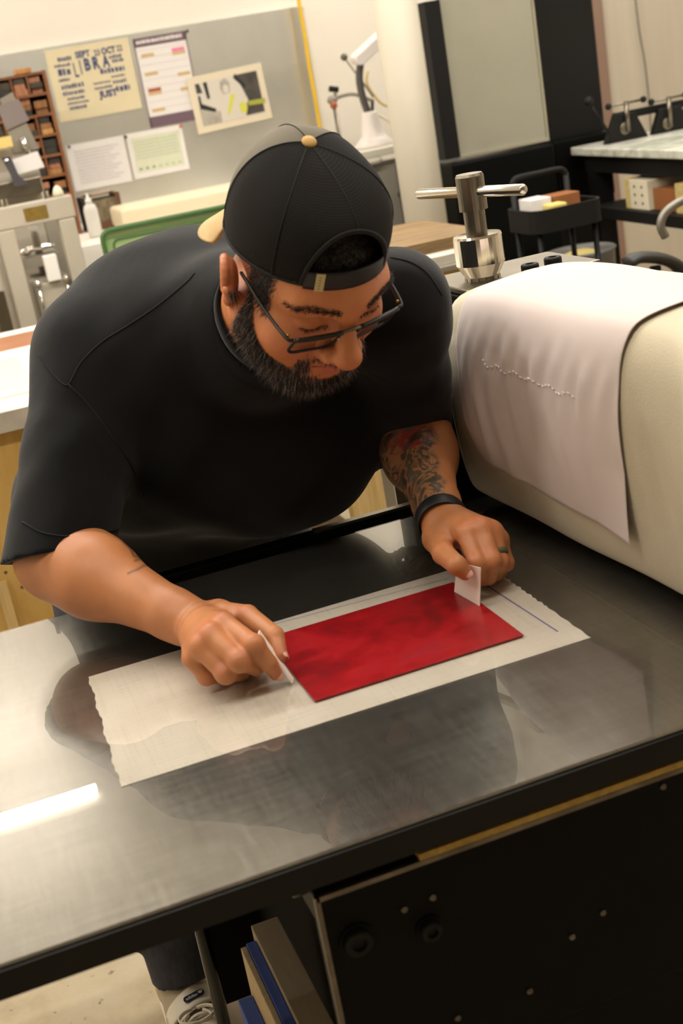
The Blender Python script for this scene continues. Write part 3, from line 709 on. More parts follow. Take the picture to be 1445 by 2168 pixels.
# machine behind it: steel column, slab, papers and a scraper
mc = thing('press_column', (0.43, 4.86, 0), 'grey steel column with a slanted plate rising behind the upright press', 'machine')
link_mesh('slab', *sbox(0.30, 0.52, 4.80, 4.86, 1.255, 1.31), M_dsteel, mc, bev=0.003)
link_mesh('back_plate', *sbox(0.31, 0.53, 4.862, 4.92, 0.02, 1.42), M_grey, mc, bev=0.004)
link_mesh('plate', *sprism([(0.455, 1.40), (0.545, 1.40), (0.500, 1.60), (0.455, 1.585)], (0, 4.875, 0), (1, 0, 0), (0, 0, 1), 0.02), M_grey2, mc)
link_mesh('grey_card', *sprism([(0.45, 1.48), (0.535, 1.50), (0.515, 1.575), (0.435, 1.565)], (0, 4.85, 0), (1, 0, 0), (0, 0, 1), 0.003), mat('purple_grey', (128, 116, 112), 0.6), mc)
link_mesh('rod', *scyl(A(46, 290, 4.84), A(60, 326, 4.84), 0.010, n=12), M_chrome, mc, smooth=True)
link_mesh('foot', *sbox(0.28, 0.56, 4.80, 4.94, 0.001, 0.02), M_grey2, mc)
x0, z1_ = A(28, 333, 4.79)[0], A(52, 328, 4.79)[2]
solo('white_card', *sprism([(x0, z1_ - 0.085), (x0 + 0.098, z1_ - 0.075), (x0 + 0.088, z1_), (x0, z1_ - 0.012)], (0, 4.795, 0), (1, 0, 0), (0, 0, 1), 0.004), M_pap, 'blank white card standing on the press column slab', 'card') if False else link_mesh('white_card', *sprism([(x0, z1_ - 0.06), (x0 + 0.098, z1_ - 0.052), (x0 + 0.086, z1_ + 0.005), (x0 - 0.004, z1_ - 0.008)], (0, 4.798, 0), (1, 0, 0), (0, 0, 1), 0.004), M_pap, mc)
q = A(10, 300, 4.79)
link_mesh('yellow_pad', *sbox(q[0] - 0.05, q[0] + 0.024, 4.78, 4.83, q[2] - 0.02, q[2] + 0.016), mat('pad_yellow', (222, 196, 120), 0.6), mc)
sp_ = thing('putty_knife', A(35, 392, 4.765), 'dark grey putty knife resting against the steel slab', 'putty knife')
sc_ = [A(x, y, 4.77) for x, y in ((2, 334), (22, 331), (40, 372), (60, 388), (30, 396), (22, 370))]
o_ = sc_[0]
link_mesh('blade', *sprism([(p[0] - o_[0], p[2] - o_[2]) for p in sc_][::-1], o_, UX, UZ, 0.004), mat('blade_grey', (84, 80, 84), 0.5, 0.3), sp_)
link_mesh('rivet', *slathe([(0.006, 0), (0.006, 0.003), (0.004, 0.004)], A(13, 341, 4.765), (0, -1, 0), 12), M_chrome, sp_)

# ------------------------------------------------------------------ lamp, cart, stand, column
colm = solo('column', *scyl((1.722, 4.27, 0), (1.722, 4.27, 3.3), 0.0735, n=40), mat('column_paint', (232, 224, 206), 0.55, var=0.015, scale=4), 'round white painted column rising to the ceiling', 'column', smooth=False)
for p in colm.data.polygons: p.use_smooth = len(p.vertices) == 4
M_cart = mat('cart_paint', (222, 216, 200), 0.45)
cart = thing('steel_cart', (2.03, 5.3, 0), 'pale steel cart with bent tube legs behind the white column', 'cart')
zk = 1.155
link_mesh('top', *sbox(1.76, 2.29, 5.14, 5.52, zk - 0.03, zk), M_cart, cart, bev=0.004)
for x in (1.80, 2.27):
    for y in (5.15, 5.50):
        s = 1 if x < 2 else -1
        link_mesh('tube_leg', *stube(smoothpath([(x + s * 0.12, y, zk - 0.045), (x + s * 0.035, y, zk - 0.052), (x, y, zk - 0.10), (x, y, 0.6), (x, y, 0.0)], 6), 0.014, 10), M_cart, cart, smooth=True)
link_mesh('drawer_box', *sbox(1.88, 2.2, 5.18, 5.48, 0.80, zk - 0.075), mat('drawer_grey', (158, 152, 140), 0.5), cart)
link_mesh('drawer_knob', *ssphere((1.99, 5.165, 0.955), 0.014, 12, 8), mat('knob_brown', (72, 44, 36), 0.4), cart, smooth=True)
link_mesh('shelf', *sbox(1.79, 2.28, 5.15, 5.50, 0.30, 0.32), M_cart, cart)
lp = thing('desk_lamp', (1.955, 5.30, zk), 'white desk lamp with a bell base and dark gooseneck', 'lamp')
M_lampw = mat('lamp_white', (232, 222, 216), 0.35)
link_mesh('base', *slathe([(0.082, 0.0005), (0.082, 0.012), (0.06, 0.035), (0.046, 0.05), (0.043, 0.08), (0.033, 0.13), (0.031, 0.142), (0.012, 0.143)], (1.958, 5.30, zk), (0, 0, 1), 32), M_lampw, lp, smooth=True)
gp_ = smoothpath([(1.950, 5.30, zk + 0.142), (1.938, 5.30, 1.36), (1.936, 5.30, 1.43), (1.95, 5.29, 1.50)], 8)
link_mesh('gooseneck', *stube(gp_, 0.0155, 12), mat('gooseneck_grey', (84, 78, 76), 0.5), lp, smooth=True)
a0, a1 = np.array([1.935, 5.29, 1.505]), np.array([2.115, 5.27, 1.615])
hd_ = (a1 - a0) / np.linalg.norm(a1 - a0)
link_mesh('lamp_head', *sprism(rrect(0.235, 0.046, 0.02, 5), (a0 + a1) / 2 + (0, 0.05, 0), hd_, np.cross(np.array([0, 1.0, 0]), hd_) * -1.0, 0.10), M_lampw, lp, bev=0.006)
P_ = smoothpath([(1.985, 5.33, 1.29), (2.03, 5.30, 1.25), (2.09, 5.28, zk + 0.02), (2.13, 5.22, zk + 0.008), (2.2, 5.18, zk + 0.008)], 6)
link_mesh('power_cord', *stube(P_, 0.006, 8), mat('cord_cream', (206, 196, 170), 0.5), lp, smooth=True)
st = thing('clamp_stand', (1.86, 5.62, 0), 'steel rod stand with clamps and a small orange knob beside the lamp', 'stand')
r_ = 0.009; Ys = 5.62
link_mesh('rod', *scyl((A(708, 226, Ys)[0], Ys, 0.02), A(708, 226, Ys), r_, n=10), M_dsteel, st, smooth=True)
link_mesh('foot', *slathe([(0.09, 0.001), (0.09, 0.014), (0.02, 0.02)], (A(708, 226, Ys)[0], Ys, 0), (0, 0, 1), 20), M_grey2, st)
link_mesh('clamp', *ssphere(A(703, 212, Ys), 0.024, 12, 8, (1, 1, 0.8)), M_grey2, st, smooth=True); link_mesh('clamp_knob', *ssphere(A(706, 223, Ys - 0.02), 0.017, 12, 8), mat('knob_rust', (156, 84, 52), 0.5), st, smooth=True)
link_mesh('clamp_head', *scyl(A(697, 188, Ys), A(715, 190, Ys), 0.013, n=10), M_blackm, st, smooth=True); link_mesh('clamp_arm', *stube([A(712, 188, Ys), A(707, 210, Ys)], 0.008, 8), M_grey2, st)
link_mesh('cross_rod', *stube(smoothpath([A(706, 210, Ys), A(728, 202, Ys), A(752, 200, Ys), A(790, 214, Ys)], 5), 0.008, 8), M_grey2, st, smooth=True)
link_mesh('slant_rod', *scyl(A(730, 124, Ys), A(790, 205, Ys), 0.005, n=8), M_grey2, st, smooth=True); link_mesh('rod_end', *ssphere(A(728, 121, Ys), 0.016, 12, 8), mat('stand_dark', (92, 84, 66), 0.5), st, smooth=True)
link_mesh('bent_rod', *stube(smoothpath([A(788, 210, Ys), A(788, 235, Ys), A(792, 262, Ys), A(800, 282, Ys)], 5), 0.008, 8), mat('stand_black', (60, 56, 50), 0.5), st, smooth=True)
P_ = smoothpath([A(778, 150, 5.66), A(776, 175, 5.66), A(790, 200, 5.66), A(812, 222, 5.66), A(850, 232, 5.66), A(880, 236, 5.66)], 6)
solo('extension_cord', *stube(P_, 0.006, 8), mat('cord_yellow', (206, 180, 110), 0.5), 'pale yellow cable looping behind the desk lamp', 'cable', smooth=True)

# ------------------------------------------------------------------ black exposure unit with the grey panel
Ye = 4.50
ex = thing('exposure_unit', (2.27, 4.7, 0), 'big black exposure unit with a raised grey green glass lid', 'machine')
def py(n, pts, Y, t, m, **k):
    P_ = [A(x, y, Y) for x, y in pts]; o = P_[0]
    return link_mesh(n, *sprism([(p[0] - o[0], p[2] - o[2]) for p in P_], o, UX, UZ, t), m, ex, **k)
g_ = mat('grey_green_glass', (160, 156, 138), 0.3, var=0.06, scale=3)
xl0, xl1, xl2, xl3 = 1.925, 1.985, 2.352, 2.60
link_mesh('lid_stile', *sbox(xl0, xl1, Ye, Ye + 0.06, 1.112, 1.655), M_blackm, ex)
link_mesh('lid_glass', *sbox(xl1, xl2 - 0.008, Ye + 0.012, Ye + 0.03, 1.112, 2.0), g_, ex); link_mesh('lid_edge', *sbox(xl2 - 0.0075, xl2, Ye + 0.005, Ye + 0.035, 1.112, 2.0), mat('lid_alu', (188, 182, 160), 0.4, 0.5), ex)
link_mesh('lid_edge', *sbox(xl1, xl2, Ye + 0.004, Ye + 0.0118, 1.106, 1.116), mat('lid_alu', (188, 182, 160), 0.4, 0.5), ex)
link_mesh('tower', *sbox(2.44, 2.70, 4.70, 5.08, 0.02, 2.3), M_blackm, ex, bev=0.004)
link_mesh('tower_link', *sbox(xl2 - 0.1, 2.45, 4.72, 5.0, 0.6, 1.09), M_blackm, ex)
link_mesh('cabinet', *sbox(xl0 + 0.01, xl2, Ye - 0.03, Ye + 0.55, 0.55, 1.098), M_black, ex, bev=0.01)
link_mesh('cabinet_lip', *sbox(2.455, 2.70, 4.665, 4.699, 0.84, 1.085), M_black, ex, bev=0.008)
for x in (1.96, 2.28):
    for y in (Ye, Ye + 0.48): link_mesh('leg', *sbox(x, x + 0.05, y, y + 0.05, 0, 0.55), M_blackm, ex)
# pale panels against the wall at the right
solo('tall_board', *sbox(3.33, 3.47, YW - 0.05, YW - 0.004, 0.002, 2.4), mat('pinkish_board', (150, 122, 106), 0.6, var=0.06, scale=2), 'narrow pinkish brown board standing against the back wall', 'board')
solo('wall_panel', *sbox(3.475, 4.35, YW - 0.035, YW - 0.004, 0.002, 2.4), mat('pale_panel', (206, 196, 178), 0.35, var=0.06, scale=3, stretch=(3, 1, 0.2)), 'wide pale glossy panel standing against the back wall', 'panel')
solo('wall_cable', *stube(smoothpath([A(1340, -40, YW - 0.05), A(1352, 60, YW - 0.05), A(1364, 130, YW - 0.05), A(1372, 200, YW - 0.05), A(1378, 280, YW - 0.05)], 5), 0.004, 8), mat('cable_grey', (120, 112, 100), 0.5), 'thin grey cable hanging down the pale panel', 'cable', smooth=True)

# ------------------------------------------------------------------ marble topped table with a small press
mt_ = mat('marble', (222, 222, 208), 0.25); t_ = NT(mt_); v_ = t_.coord()
t_.link(t_.ramp(t_.noise(v_, 5, 6, 0.65, 1.5), [(0.38, (176, 180, 164)), (0.5, (214, 214, 200)), (0.62, (232, 230, 218))]), t_.b.inputs['Base Color'])
tb = thing('inking_table', (2.85, 4.1, 0), 'black table with a white marble slab top at the right', 'table')
ang = 0.06; Mt = Matrix.Translation(Vector((2.505, 4.60, 0))) @ Matrix.Rotation(-ang, 4, 'Z')
link_mesh('marble_top', *xf(Mt, sbox(0, 0.9, -1.3, 0.04, 1.022, 1.052)), mt_, tb, bev=0.004)
link_mesh('frame', *xf(Mt, sbox(0.035, 0.87, -1.25, 0.0, 0.955, 1.021)), M_blackm, tb)
for x in (0.035, 0.80):
    for y in (-1.24, -0.08): link_mesh('leg', *xf(Mt, sbox(x, x + 0.07, y, y + 0.07, 0, 0.955)), M_blackm, tb)
link_mesh('shelf', *xf(Mt, sbox(-0.012, 0.87, -1.02, -0.10, 0.795, 0.838)), M_blackm, tb, bev=0.003)
M_ybox = wood('yellow_box', (196, 172, 104), (218, 196, 136)); M_wbox = mat('white_box', (226, 216, 190), 0.6); M_bbox = mat('brown_box', (150, 92, 50), 0.6, var=0.1, scale=10)
def shelf_box(x0, x1, y0, y1, h, m, lab, dots=False):
    o = solo('box', *xf(Mt, sbox(x0, x1, y0, y1, 0.8385, 0.8385 + h)), m, lab, 'box', bev=0.002)
    if dots:
        for i in range(2):
            for k in range(3):
                p = np.array(Mt @ Vector((x0 - 0.0008, y0 + (y1 - y0) * (0.3 + 0.4 * i), 0.8385 + h * (0.22 + 0.28 * k))))
                link_mesh('dot', *slathe([(0.005, 0), (0.005, 0.001), (0.003, 0.0012)], p, (-1, 0, 0), 10), mat('dot_dark', (70, 60, 48), 0.6), o)
    return o
shelf_box(0.012, 0.60, -0.385, -0.352, 0.105, M_ybox, 'thin yellow box on the shelf under the marble table')
shelf_box(0.012, 0.62, -0.52, -0.388, 0.103, M_wbox, 'white box with dark dots on the shelf under the marble table', True)
shelf_box(0.030, 0.55, -0.70, -0.524, 0.075, M_bbox, 'brown cardboard box beside the dotted white box')
shelf_box(0.015, 0.55, -0.86, -0.705, 0.10, M_ybox, 'tan box at the near end of the shelf under the marble')
# small black press with two T-bars
sp2 = thing('tabletop_press', (2.78, 4.5, 1.052), 'small black tabletop press with two T-bar screws on the marble', 'press')
Yq = 4.46
for pts, sc in ([(1283, 302), (1372, 287), (1345, 238), (1303, 242)], (1322, 240)), ([(1383, 290), (1475, 274), (1440, 224), (1398, 231)], (1412, 230)):
    P_ = [A(x, y, Yq) for x, y in pts]; o = P_[0]; P_[0][2] = P_[1][2] = 1.0525
    pl_ = link_mesh('cheek', *sprism([(p[0] - o[0], p[2] - o[2]) for p in P_], (o[0], Yq + 0.03, o[2]), UX, UZ, 0.03), M_blackm, sp2, bev=0.002)
    c = A(sc[0], sc[1] + 32, Yq)
    link_mesh('bearing', *slathe([(0.022, -0.002), (0.022, 0.004), (0.018, 0.006)], (c[0], Yq, c[2]), (0, -1, 0), 18), M_dsteel, pl_)
    t = A(sc[0], sc[1] - 20, Yq); b_ = A(sc[0], sc[1] + 40, Yq)
    link_mesh('screw', *scyl((t[0], Yq - 0.008, b_[2]), (t[0], Yq - 0.008, t[2] + 0.01), 0.0085, n=12), M_dsteel, sp2, smooth=True)
    e0, e1 = np.array([t[0] - 0.075, Yq - 0.008, t[2] + 0.002]), np.array([t[0] + 0.075, Yq - 0.008, t[2] + 0.004])
    link_mesh('t_bar', *scyl(e0, e1, 0.0045, n=8), M_dsteel, sp2, smooth=True)
    for e in (e0, e1): link_mesh('ball_knob', *ssphere(e, 0.0125, 12, 8), M_blackm, sp2, smooth=True)
p0, p1 = A(1305, 244, Yq + 0.03), A(1445, 227, Yq + 0.03); p1[2] = p0[2]
link_mesh('crossbar', *sbox(p0[0], p1[0] + 0.1, Yq + 0.031, Yq + 0.06, p0[2] - 0.02, p0[2] + 0.008), M_blackm, sp2)
link_mesh('lever', *scyl(A(1248, 220, Yq - 0.02), A(1290, 285, Yq - 0.02), 0.006, n=8), M_blackm, sp2, smooth=True); link_mesh('ball_knob', *ssphere(A(1246, 215, Yq - 0.02), 0.018, 14, 8), M_blackm, sp2, smooth=True)

# ------------------------------------------------------------------ black trolley
tr = thing('utility_trolley', (1.95, 3.8, 0), 'black utility trolley with a deep rounded tray of bits', 'trolley')
def tray(z0_, z1_, name):
    o = rrect(0.245, 0.22, 0.05, 5); i_ = rrect(0.229, 0.204, 0.044, 5); c = np.array([1.93, 3.72, 0]); n = len(o); V = []
    for P_, z in ((o, z0_), (o, z1_), (i_, z1_), (i_, z0_ + 0.008)):
        V += [(c[0] + a, c[1] + b, z) for a, b in P_]
    F_ = [[k * n + i, k * n + (i + 1) % n, (k + 1) * n + (i + 1) % n, (k + 1) * n + i] for k in range(3) for i in range(n)] + [list(range(n))[::-1], [3 * n + i for i in range(n)]]
    return link_mesh(name, np.array(V), F_, M_blackm, tr)
tray(0.915, 0.985, 'tray'); tray(0.52, 0.58, 'tray'); tray(0.16, 0.22, 'tray')
for x in (1.835, 2.025):
    for y in (3.645, 3.795): link_mesh('leg', *scyl((x, y, 0.06), (x, y, 1.06 if y > 3.7 else 0.93), 0.009, n=10), M_blackm, tr, smooth=True)
for x in (1.835, 2.025):
    for y in (3.645, 3.795): link_mesh('caster', *scyl((x - 0.01, y, 0.031), (x + 0.01, y, 0.031), 0.03, n=18), M_blackm, tr, smooth=False)
link_mesh('handle', *stube(smoothpath([(1.835, 3.795, 1.055), (1.842, 3.795, 1.068), (1.86, 3.795, 1.076), (1.93, 3.795, 1.076), (2.0, 3.795, 1.076), (2.018, 3.795, 1.068), (2.025, 3.795, 1.055)], 4), 0.009, 10), M_blackm, tr, smooth=True)
solo('paper_box', *sbox(1.845, 1.915, 3.70, 3.785, 0.9235, 1.01), M_pap, 'white box sitting in the black trolley tray', 'box', bev=0.002)
solo('sponge', *sbox(1.875, 1.935, 3.635, 3.69, 0.9235, 0.993), mat('sponge_yellow', (212, 194, 110), 0.9, bump=0.4, bscale=120), 'yellow sponge in the near corner of the trolley tray', 'sponge', bev=0.006)
solo('cardboard_box', *sbox(1.925, 2.015, 3.70, 3.785, 0.9235, 1.008), M_bbox, 'brown cardboard box at the back of the trolley tray', 'box', bev=0.002)
solo('ink_bowl', *slathe([(0.001, 0.0), (0.06, 0.0), (0.105, 0.085), (0.115, 0.088), (0.111, 0.092), (0.10, 0.088), (0.056, 0.008), (0.001, 0.008)], (1.965, 3.82, 0.5285), (0, 0, 1), 32), mat('bowl_grey', (120, 116, 108), 0.35, 0.4), 'wide grey bowl in the lower tray of the trolley', 'bowl', smooth=True) if False else None
gb = thing('bin', (2.02, 3.25, 0), 'tall grey bin with yellow rags standing behind the trolley', 'bin')
bc = Zp(1228, 530, 0.72)
gb.location = (bc[0], bc[1], 0.0); ORG[gb.name] = np.array([bc[0], bc[1], 0.0])
link_mesh('bin_wall', *slathe([(0.10, 0.001), (0.123, 0.71), (0.130, 0.72), (0.126, 0.724), (0.118, 0.71), (0.096, 0.01), (0.001, 0.01)], (bc[0], bc[1], 0), (0, 0, 1), 36), mat('bucket_grey', (112, 110, 106), 0.4), gb, smooth=True)
rg = np.random.default_rng(3)
link_mesh('rag', *ssphere((bc[0] - 0.01, bc[1] - 0.02, 0.69), 0.085, 16, 8, (1, 0.9, 0.45)), mat('rag_yellow', (190, 172, 104), 0.9, bump=0.6, bscale=40, bdist=0.01), gb, smooth=True)
gq = A(1257, 488, 3.95)
solo('green_cloth', *ssphere((gq[0], 3.95, 0.60), 0.05, 14, 8, (1, 0.8, 0.5)), mat('cloth_green', (40, 128, 72), 0.8), 'bright green cloth in the lower trolley tray', 'cloth', smooth=True) if False else None
# drafting chair at the right
ch = thing('arm_stool', (2.25, 3.6, 0), 'black stool with curved rubber armrests and a bent grey tube', 'chair')
Yc = 3.05
for dx, dy in ((0, 0), (0.42, 0.12)):
    P_ = smoothpath([A(1328, 556, Yc) + (dx, dy, -0.0), A(1352, 545, Yc) + (dx, dy, 0), A(1400, 548, Yc) + (dx, dy, 0), A(1436, 566, Yc) + (dx, dy, 0), A(1450, 600, Yc) + (dx, dy, 0)], 6)
    link_mesh('armrest', *stube(P_, 0.032, 12, flat=0.5, up=(0, 1, 0)), mat('arm_rubber', (40, 38, 35), 0.55), ch, smooth=True)
    b0 = A(1385, 556, Yc) + (dx, dy, -0.01)
    link_mesh('arm_post', *scyl((b0[0], b0[1], 0.56), b0, 0.016, n=10), M_blackm, ch, smooth=True)
cx_, cy_ = A(1385, 556, Yc)[0] + 0.21, Yc + 0.06
link_mesh('seat', *xf(Matrix.Translation(Vector((cx_, cy_, 0.55))), sprism(rrect(0.46, 0.44, 0.09, 6), (0, 0, -0.04), (1, 0, 0), (0, 1, 0), 0.07)), M_blackm, ch, bev=0.015)
link_mesh('gas_column', *scyl((cx_, cy_, 0.08), (cx_, cy_, 0.51), 0.026, n=16), M_chrome, ch, smooth=True)
for k in range(5):
    a = 2 * PI * k / 5
    link_mesh('base_arm', *stube([(cx_, cy_, 0.09), (cx_ + 0.28 * math.cos(a), cy_ + 0.28 * math.sin(a), 0.06)], [0.025, 0.016], 8), M_blackm, ch, smooth=True)
    link_mesh('caster', *ssphere((cx_ + 0.28 * math.cos(a), cy_ + 0.28 * math.sin(a), 0.029), 0.028, 12, 8), M_blackm, ch, smooth=True)
P_ = smoothpath([A(1408, 502, Yc + 0.1), A(1398, 480, Yc + 0.1), A(1404, 455, Yc + 0.1), A(1424, 436, Yc + 0.1), A(1450, 424, Yc + 0.1), A(1480, 430, Yc + 0.12)], 6)
link_mesh('back_tube', *stube(P_, 0.012, 10), mat('tube_grey', (132, 126, 114), 0.35, 0.5), ch, smooth=True)

# ------------------------------------------------------------------ stack of boards on a grey steel table
sb = thing('steel_table', (1.27, 3.4, 0), 'grey steel side table under a stack of boards beside the column', 'table')
zs = 0.925
link_mesh('top', *sbox(1.01, 1.52, 3.10, 3.75, zs - 0.05, zs), M_grey2, sb, bev=0.003)
for x in (1.015, 1.47):
    for y in (3.12, 3.69): link_mesh('leg', *sbox(x, x + 0.045, y, y + 0.045, 0, zs - 0.05), M_grey2, sb)
M_yb = wood('yellow_board', (186, 140, 66), (214, 172, 92), (1, 9, 9)); M_old = wood('old_board', (104, 80, 48), (150, 120, 78), (1, 9, 9))
z = zs + 0.0003
for nm, (x0, x1, y0, y1), h, m, lab, rz in (('board', (1.02, 1.45, 3.14, 3.70), 0.028, M_yb, 'yellow pine board at the bottom of the stack by the column', 0.0), ('board', (1.03, 1.46, 3.13, 3.66), 0.014, mat('grey_sheet', (136, 130, 116), 0.5), 'grey sheet in the middle of the board stack', 0.0),
                            ('board', (1.02, 1.40, 3.15, 3.66), 0.026, mat('board_white', (204, 198, 184), 0.5), 'thick off white board in the stack by the column', 0.0), ('board', (1.13, 1.47, 3.22, 3.68), 0.032, M_old, 'weathered brown timber board on top of the stack', 0.0)):
    solo(nm, *sbox(x0, x1, y0, y1, z, z + h), m, lab, 'board', bev=0.0015); z += h + 0.0003
# ------------------------------------------------------------------ the man: one continuous body grown from a distance field
class Field:
    def __init__(s, lo, hi, h):
        s.lo = np.array(lo, float); s.h = h
        s.n = np.ceil((np.array(hi) - s.lo) / h).astype(int) + 1
        s.f = np.full(tuple(s.n), 0.06, np.float32)
        s.ax = [(s.lo[i] + h * np.arange(s.n[i])).astype(np.float32) for i in range(3)]
    def sub(s, lo, hi):
        a = np.clip(np.floor((np.asarray(lo) - s.lo) / s.h).astype(int), 0, s.n)
        b = np.clip(np.ceil((np.asarray(hi) - s.lo) / s.h).astype(int) + 1, 0, s.n)
        sl = tuple(slice(a[i], b[i]) for i in range(3))
        if min(b - a) <= 0: return sl, None
        return sl, (s.ax[0][sl[0]][:, None, None], s.ax[1][sl[1]][None, :, None], s.ax[2][sl[2]][None, None, :])
    def add(s, prim, k=0.0, mode='u'):
        fn, lo, hi = prim
        m = 0.062 if mode == 'u' else 0.004 + k
        sl, X = s.sub(lo - m, hi + m)
        if X is None: return
        d = fn(*X); g = s.f[sl]
        if mode == 'u':
            if k <= 0: np.minimum(g, d, out=g)
            else:
                t = np.maximum(k - np.abs(g - d), 0) / k
                g[...] = np.minimum(g, d) - t * t * k * 0.25
        else:
            d = -d
            if k <= 0: np.maximum(g, d, out=g)
            else:
                t = np.maximum(k - np.abs(g - d), 0) / k
                g[...] = np.maximum(g, d) + t * t * k * 0.25
    def mesh(s):
        f = s.f; I = f < 0
        n0, n1, n2 = f.shape
        cnt = np.zeros((n0 - 1, n1 - 1, n2 - 1), np.int8)
        for a in (0, 1):
            for b in (0, 1):
                for c in (0, 1): cnt += I[a:n0 - 1 + a, b:n1 - 1 + b, c:n2 - 1 + c]
        act = (cnt > 0) & (cnt < 8); del cnt
        ijk = np.argwhere(act)
        idx = np.full(act.shape, -1, np.int32); idx[act] = np.arange(len(ijk))
        P = np.zeros((len(ijk), 3)); C = np.zeros(len(ijk))
        cs = {}
        for a in (0, 1):
            for b in (0, 1):
                for c in (0, 1): cs[a, b, c] = f[ijk[:, 0] + a, ijk[:, 1] + b, ijk[:, 2] + c].astype(float)
        for p in list(cs):
            for ax in range(3):
                if p[ax] == 1: continue
                q = list(p); q[ax] = 1; q = tuple(q)
                u, v = cs[p], cs[q]; m = (u < 0) != (v < 0)
                t = u[m] / (u[m] - v[m])
                pt = np.tile(np.array(p, float), (m.sum(), 1)); pt[:, ax] = t
                P[m] += pt; C[m] += 1
        P = (P / C[:, None] + ijk) * s.h + s.lo
        F = []
        for ax in range(3):
            sl0 = [slice(1, -1)] * 3; sl0[ax] = slice(0, -1); sl1 = [slice(1, -1)] * 3; sl1[ax] = slice(1, None)
            A0, A1 = I[tuple(sl0)], I[tuple(sl1)]
            for flip, M in ((False, A0 & ~A1), (True, ~A0 & A1)):
                e = np.argwhere(M); 
                if not len(e): continue
                off = np.ones(3, int); off[ax] = 0; e = e + off
                b, c = (ax + 1) % 3, (ax + 2) % 3
                db = np.zeros(3, int); db[b] = 1; dc = np.zeros(3, int); dc[c] = 1
                q = [e - db - dc, e - dc, e, e - db]
                q = np.stack([idx[tuple(x.T)] for x in q], 1)
                F.append(q[:, ::-1] if flip else q)
        return P, np.concatenate(F)

def rcone(a, b, r1, r2):
    a = np.asarray(a, np.float32); b = np.asarray(b, np.float32); R = max(r1, r2)
    ba = b - a; l2 = float(ba @ ba); rr = r1 - r2; a2 = l2 - rr * rr; il2 = 1.0 / l2
    def fn(x, y, z):
        px, py, pz = x - a[0], y - a[1], z - a[2]
        yy = px * ba[0] + py * ba[1] + pz * ba[2]; zz = yy - l2
        pp = px * px + py * py + pz * pz
        x2 = (pp * l2 - yy * yy) * l2            # |p*l2 - ba*y|^2
        x2 = np.maximum(x2, 0)
        y2 = yy * yy * l2; z2 = zz * zz * l2
        k = math.copysign(1, rr) * rr * rr * x2
        d = (np.sqrt(x2 * a2 * il2) + yy * rr) * il2 - r1
        d = np.where(np.sign(zz) * a2 * z2 > k, np.sqrt(x2 + z2) * il2 - r2, d)
        return np.where(np.sign(yy) * a2 * y2 < k, np.sqrt(x2 + y2) * il2 - r1, d).astype(np.float32)
    return fn, np.minimum(a - r1, b - r2), np.maximum(a + r1, b + r2)
def ell(c, r, M=None):
    c = np.asarray(c, np.float32); r = np.asarray(r, np.float32)
    M = np.eye(3, dtype=np.float32) if M is None else np.asarray(M, np.float32)   # columns: local axes in world
    ext = np.sqrt(((M * r) ** 2).sum(1))
    def fn(x, y, z):
        p = (x - c[0], y - c[1], z - c[2])
        k0 = 0; k1 = 0
        for i in range(3):
            q = (p[0] * M[0, i] + p[1] * M[1, i] + p[2] * M[2, i]) / r[i]
            k0 = k0 + q * q; k1 = k1 + (q / r[i]) ** 2
        k0 = np.sqrt(k0); return (k0 * (k0 - 1) / (np.sqrt(k1) + 1e-9)).astype(np.float32)
    return fn, c - ext, c + ext
def half(p, n, lo, hi):
    """half-space on the +n side of p, limited to a box"""
    p = np.asarray(p, np.float32); n = np.asarray(n, np.float32); n = n / np.linalg.norm(n)
    return (lambda x, y, z: -((x - p[0]) * n[0] + (y - p[1]) * n[1] + (z - p[2]) * n[2]) + 0 * x), np.asarray(lo, float), np.asarray(hi, float)

def H(x, y, h):                       # point seen at a pixel, h metres above the bed
    return Zp(x, y, ZB + h)

# head frame: x = his right, y = face forward, z = crown
HC = np.array([0.437, 1.488, 1.284])
HM = np.array([[-0.9819, 0.1583, 0.1041], [-0.1872, -0.7255, -0.6623], [-0.0293, -0.6698, 0.7420]])
u_, s_, v_ = np.linalg.svd(HM); HM = u_ @ v_
HS = 1.04
def h2w(p): return HC + HM @ (np.asarray(p, float) * HS)
def w2h(P): return ((np.asarray(P) - HC) @ HM) / HS
def he(c, r, rot=None):
    M = HM if rot is None else HM @ rot
    return ell(h2w(c), np.asarray(r) * HS, M)
def hc(a, b, r1, r2): return rcone(h2w(a), h2w(b), r1 * HS, r2 * HS)
def rotx(a): c, s = math.cos(a), math.sin(a); return np.array([[1, 0, 0], [0, c, -s], [0, s, c]])
def roty(a): c, s = math.cos(a), math.sin(a); return np.array([[c, 0, s], [0, 1, 0], [-s, 0, c]])
def rotz(a): c, s = math.cos(a), math.sin(a); return np.array([[c, -s, 0], [s, c, 0], [0, 0, 1]])

# ---- joints
SH_R, EL_R, WR_R = PD(205, 775, 1.83), PD(122, 1182, 1.72), H(418, 1326, 0.046)
SH_L, EL_L, WR_L = PD(846, 645, 1.71), PD(873, 918, 1.93), H(934, 1100, 0.075)
NECK = np.array([0.425, 1.665, 1.185])
FR = {  # right hand: (pixel x, pixel y, height over the bed), radius
 'index': ([(474, 1322, .074), (537, 1366, .062), (568, 1404, .036), (583, 1426, .018)], [.0135, .0115, .0098, .0080]),
 'middle': ([(447, 1344, .072), (506, 1400, .050), (541, 1412, .026), (536, 1405, .012)], [.0135, .0118, .0098, .0085]),
 'ring': ([(424, 1368, .062), (478, 1426, .034), (510, 1424, .014), (506, 1414, .010)], [.0130, .0112, .0096, .0085]),
 'little': ([(408, 1394, .046), (437, 1431, .021), (468, 1432, .011), (470, 1420, .010)], [.0118, .0100, .0088, .0080]),
 'thumb': ([(462, 1300, .048), (524, 1303, .056), (581, 1346, .046), (594, 1388, .030)], [.0150, .0128, .0112, .0086]),
}
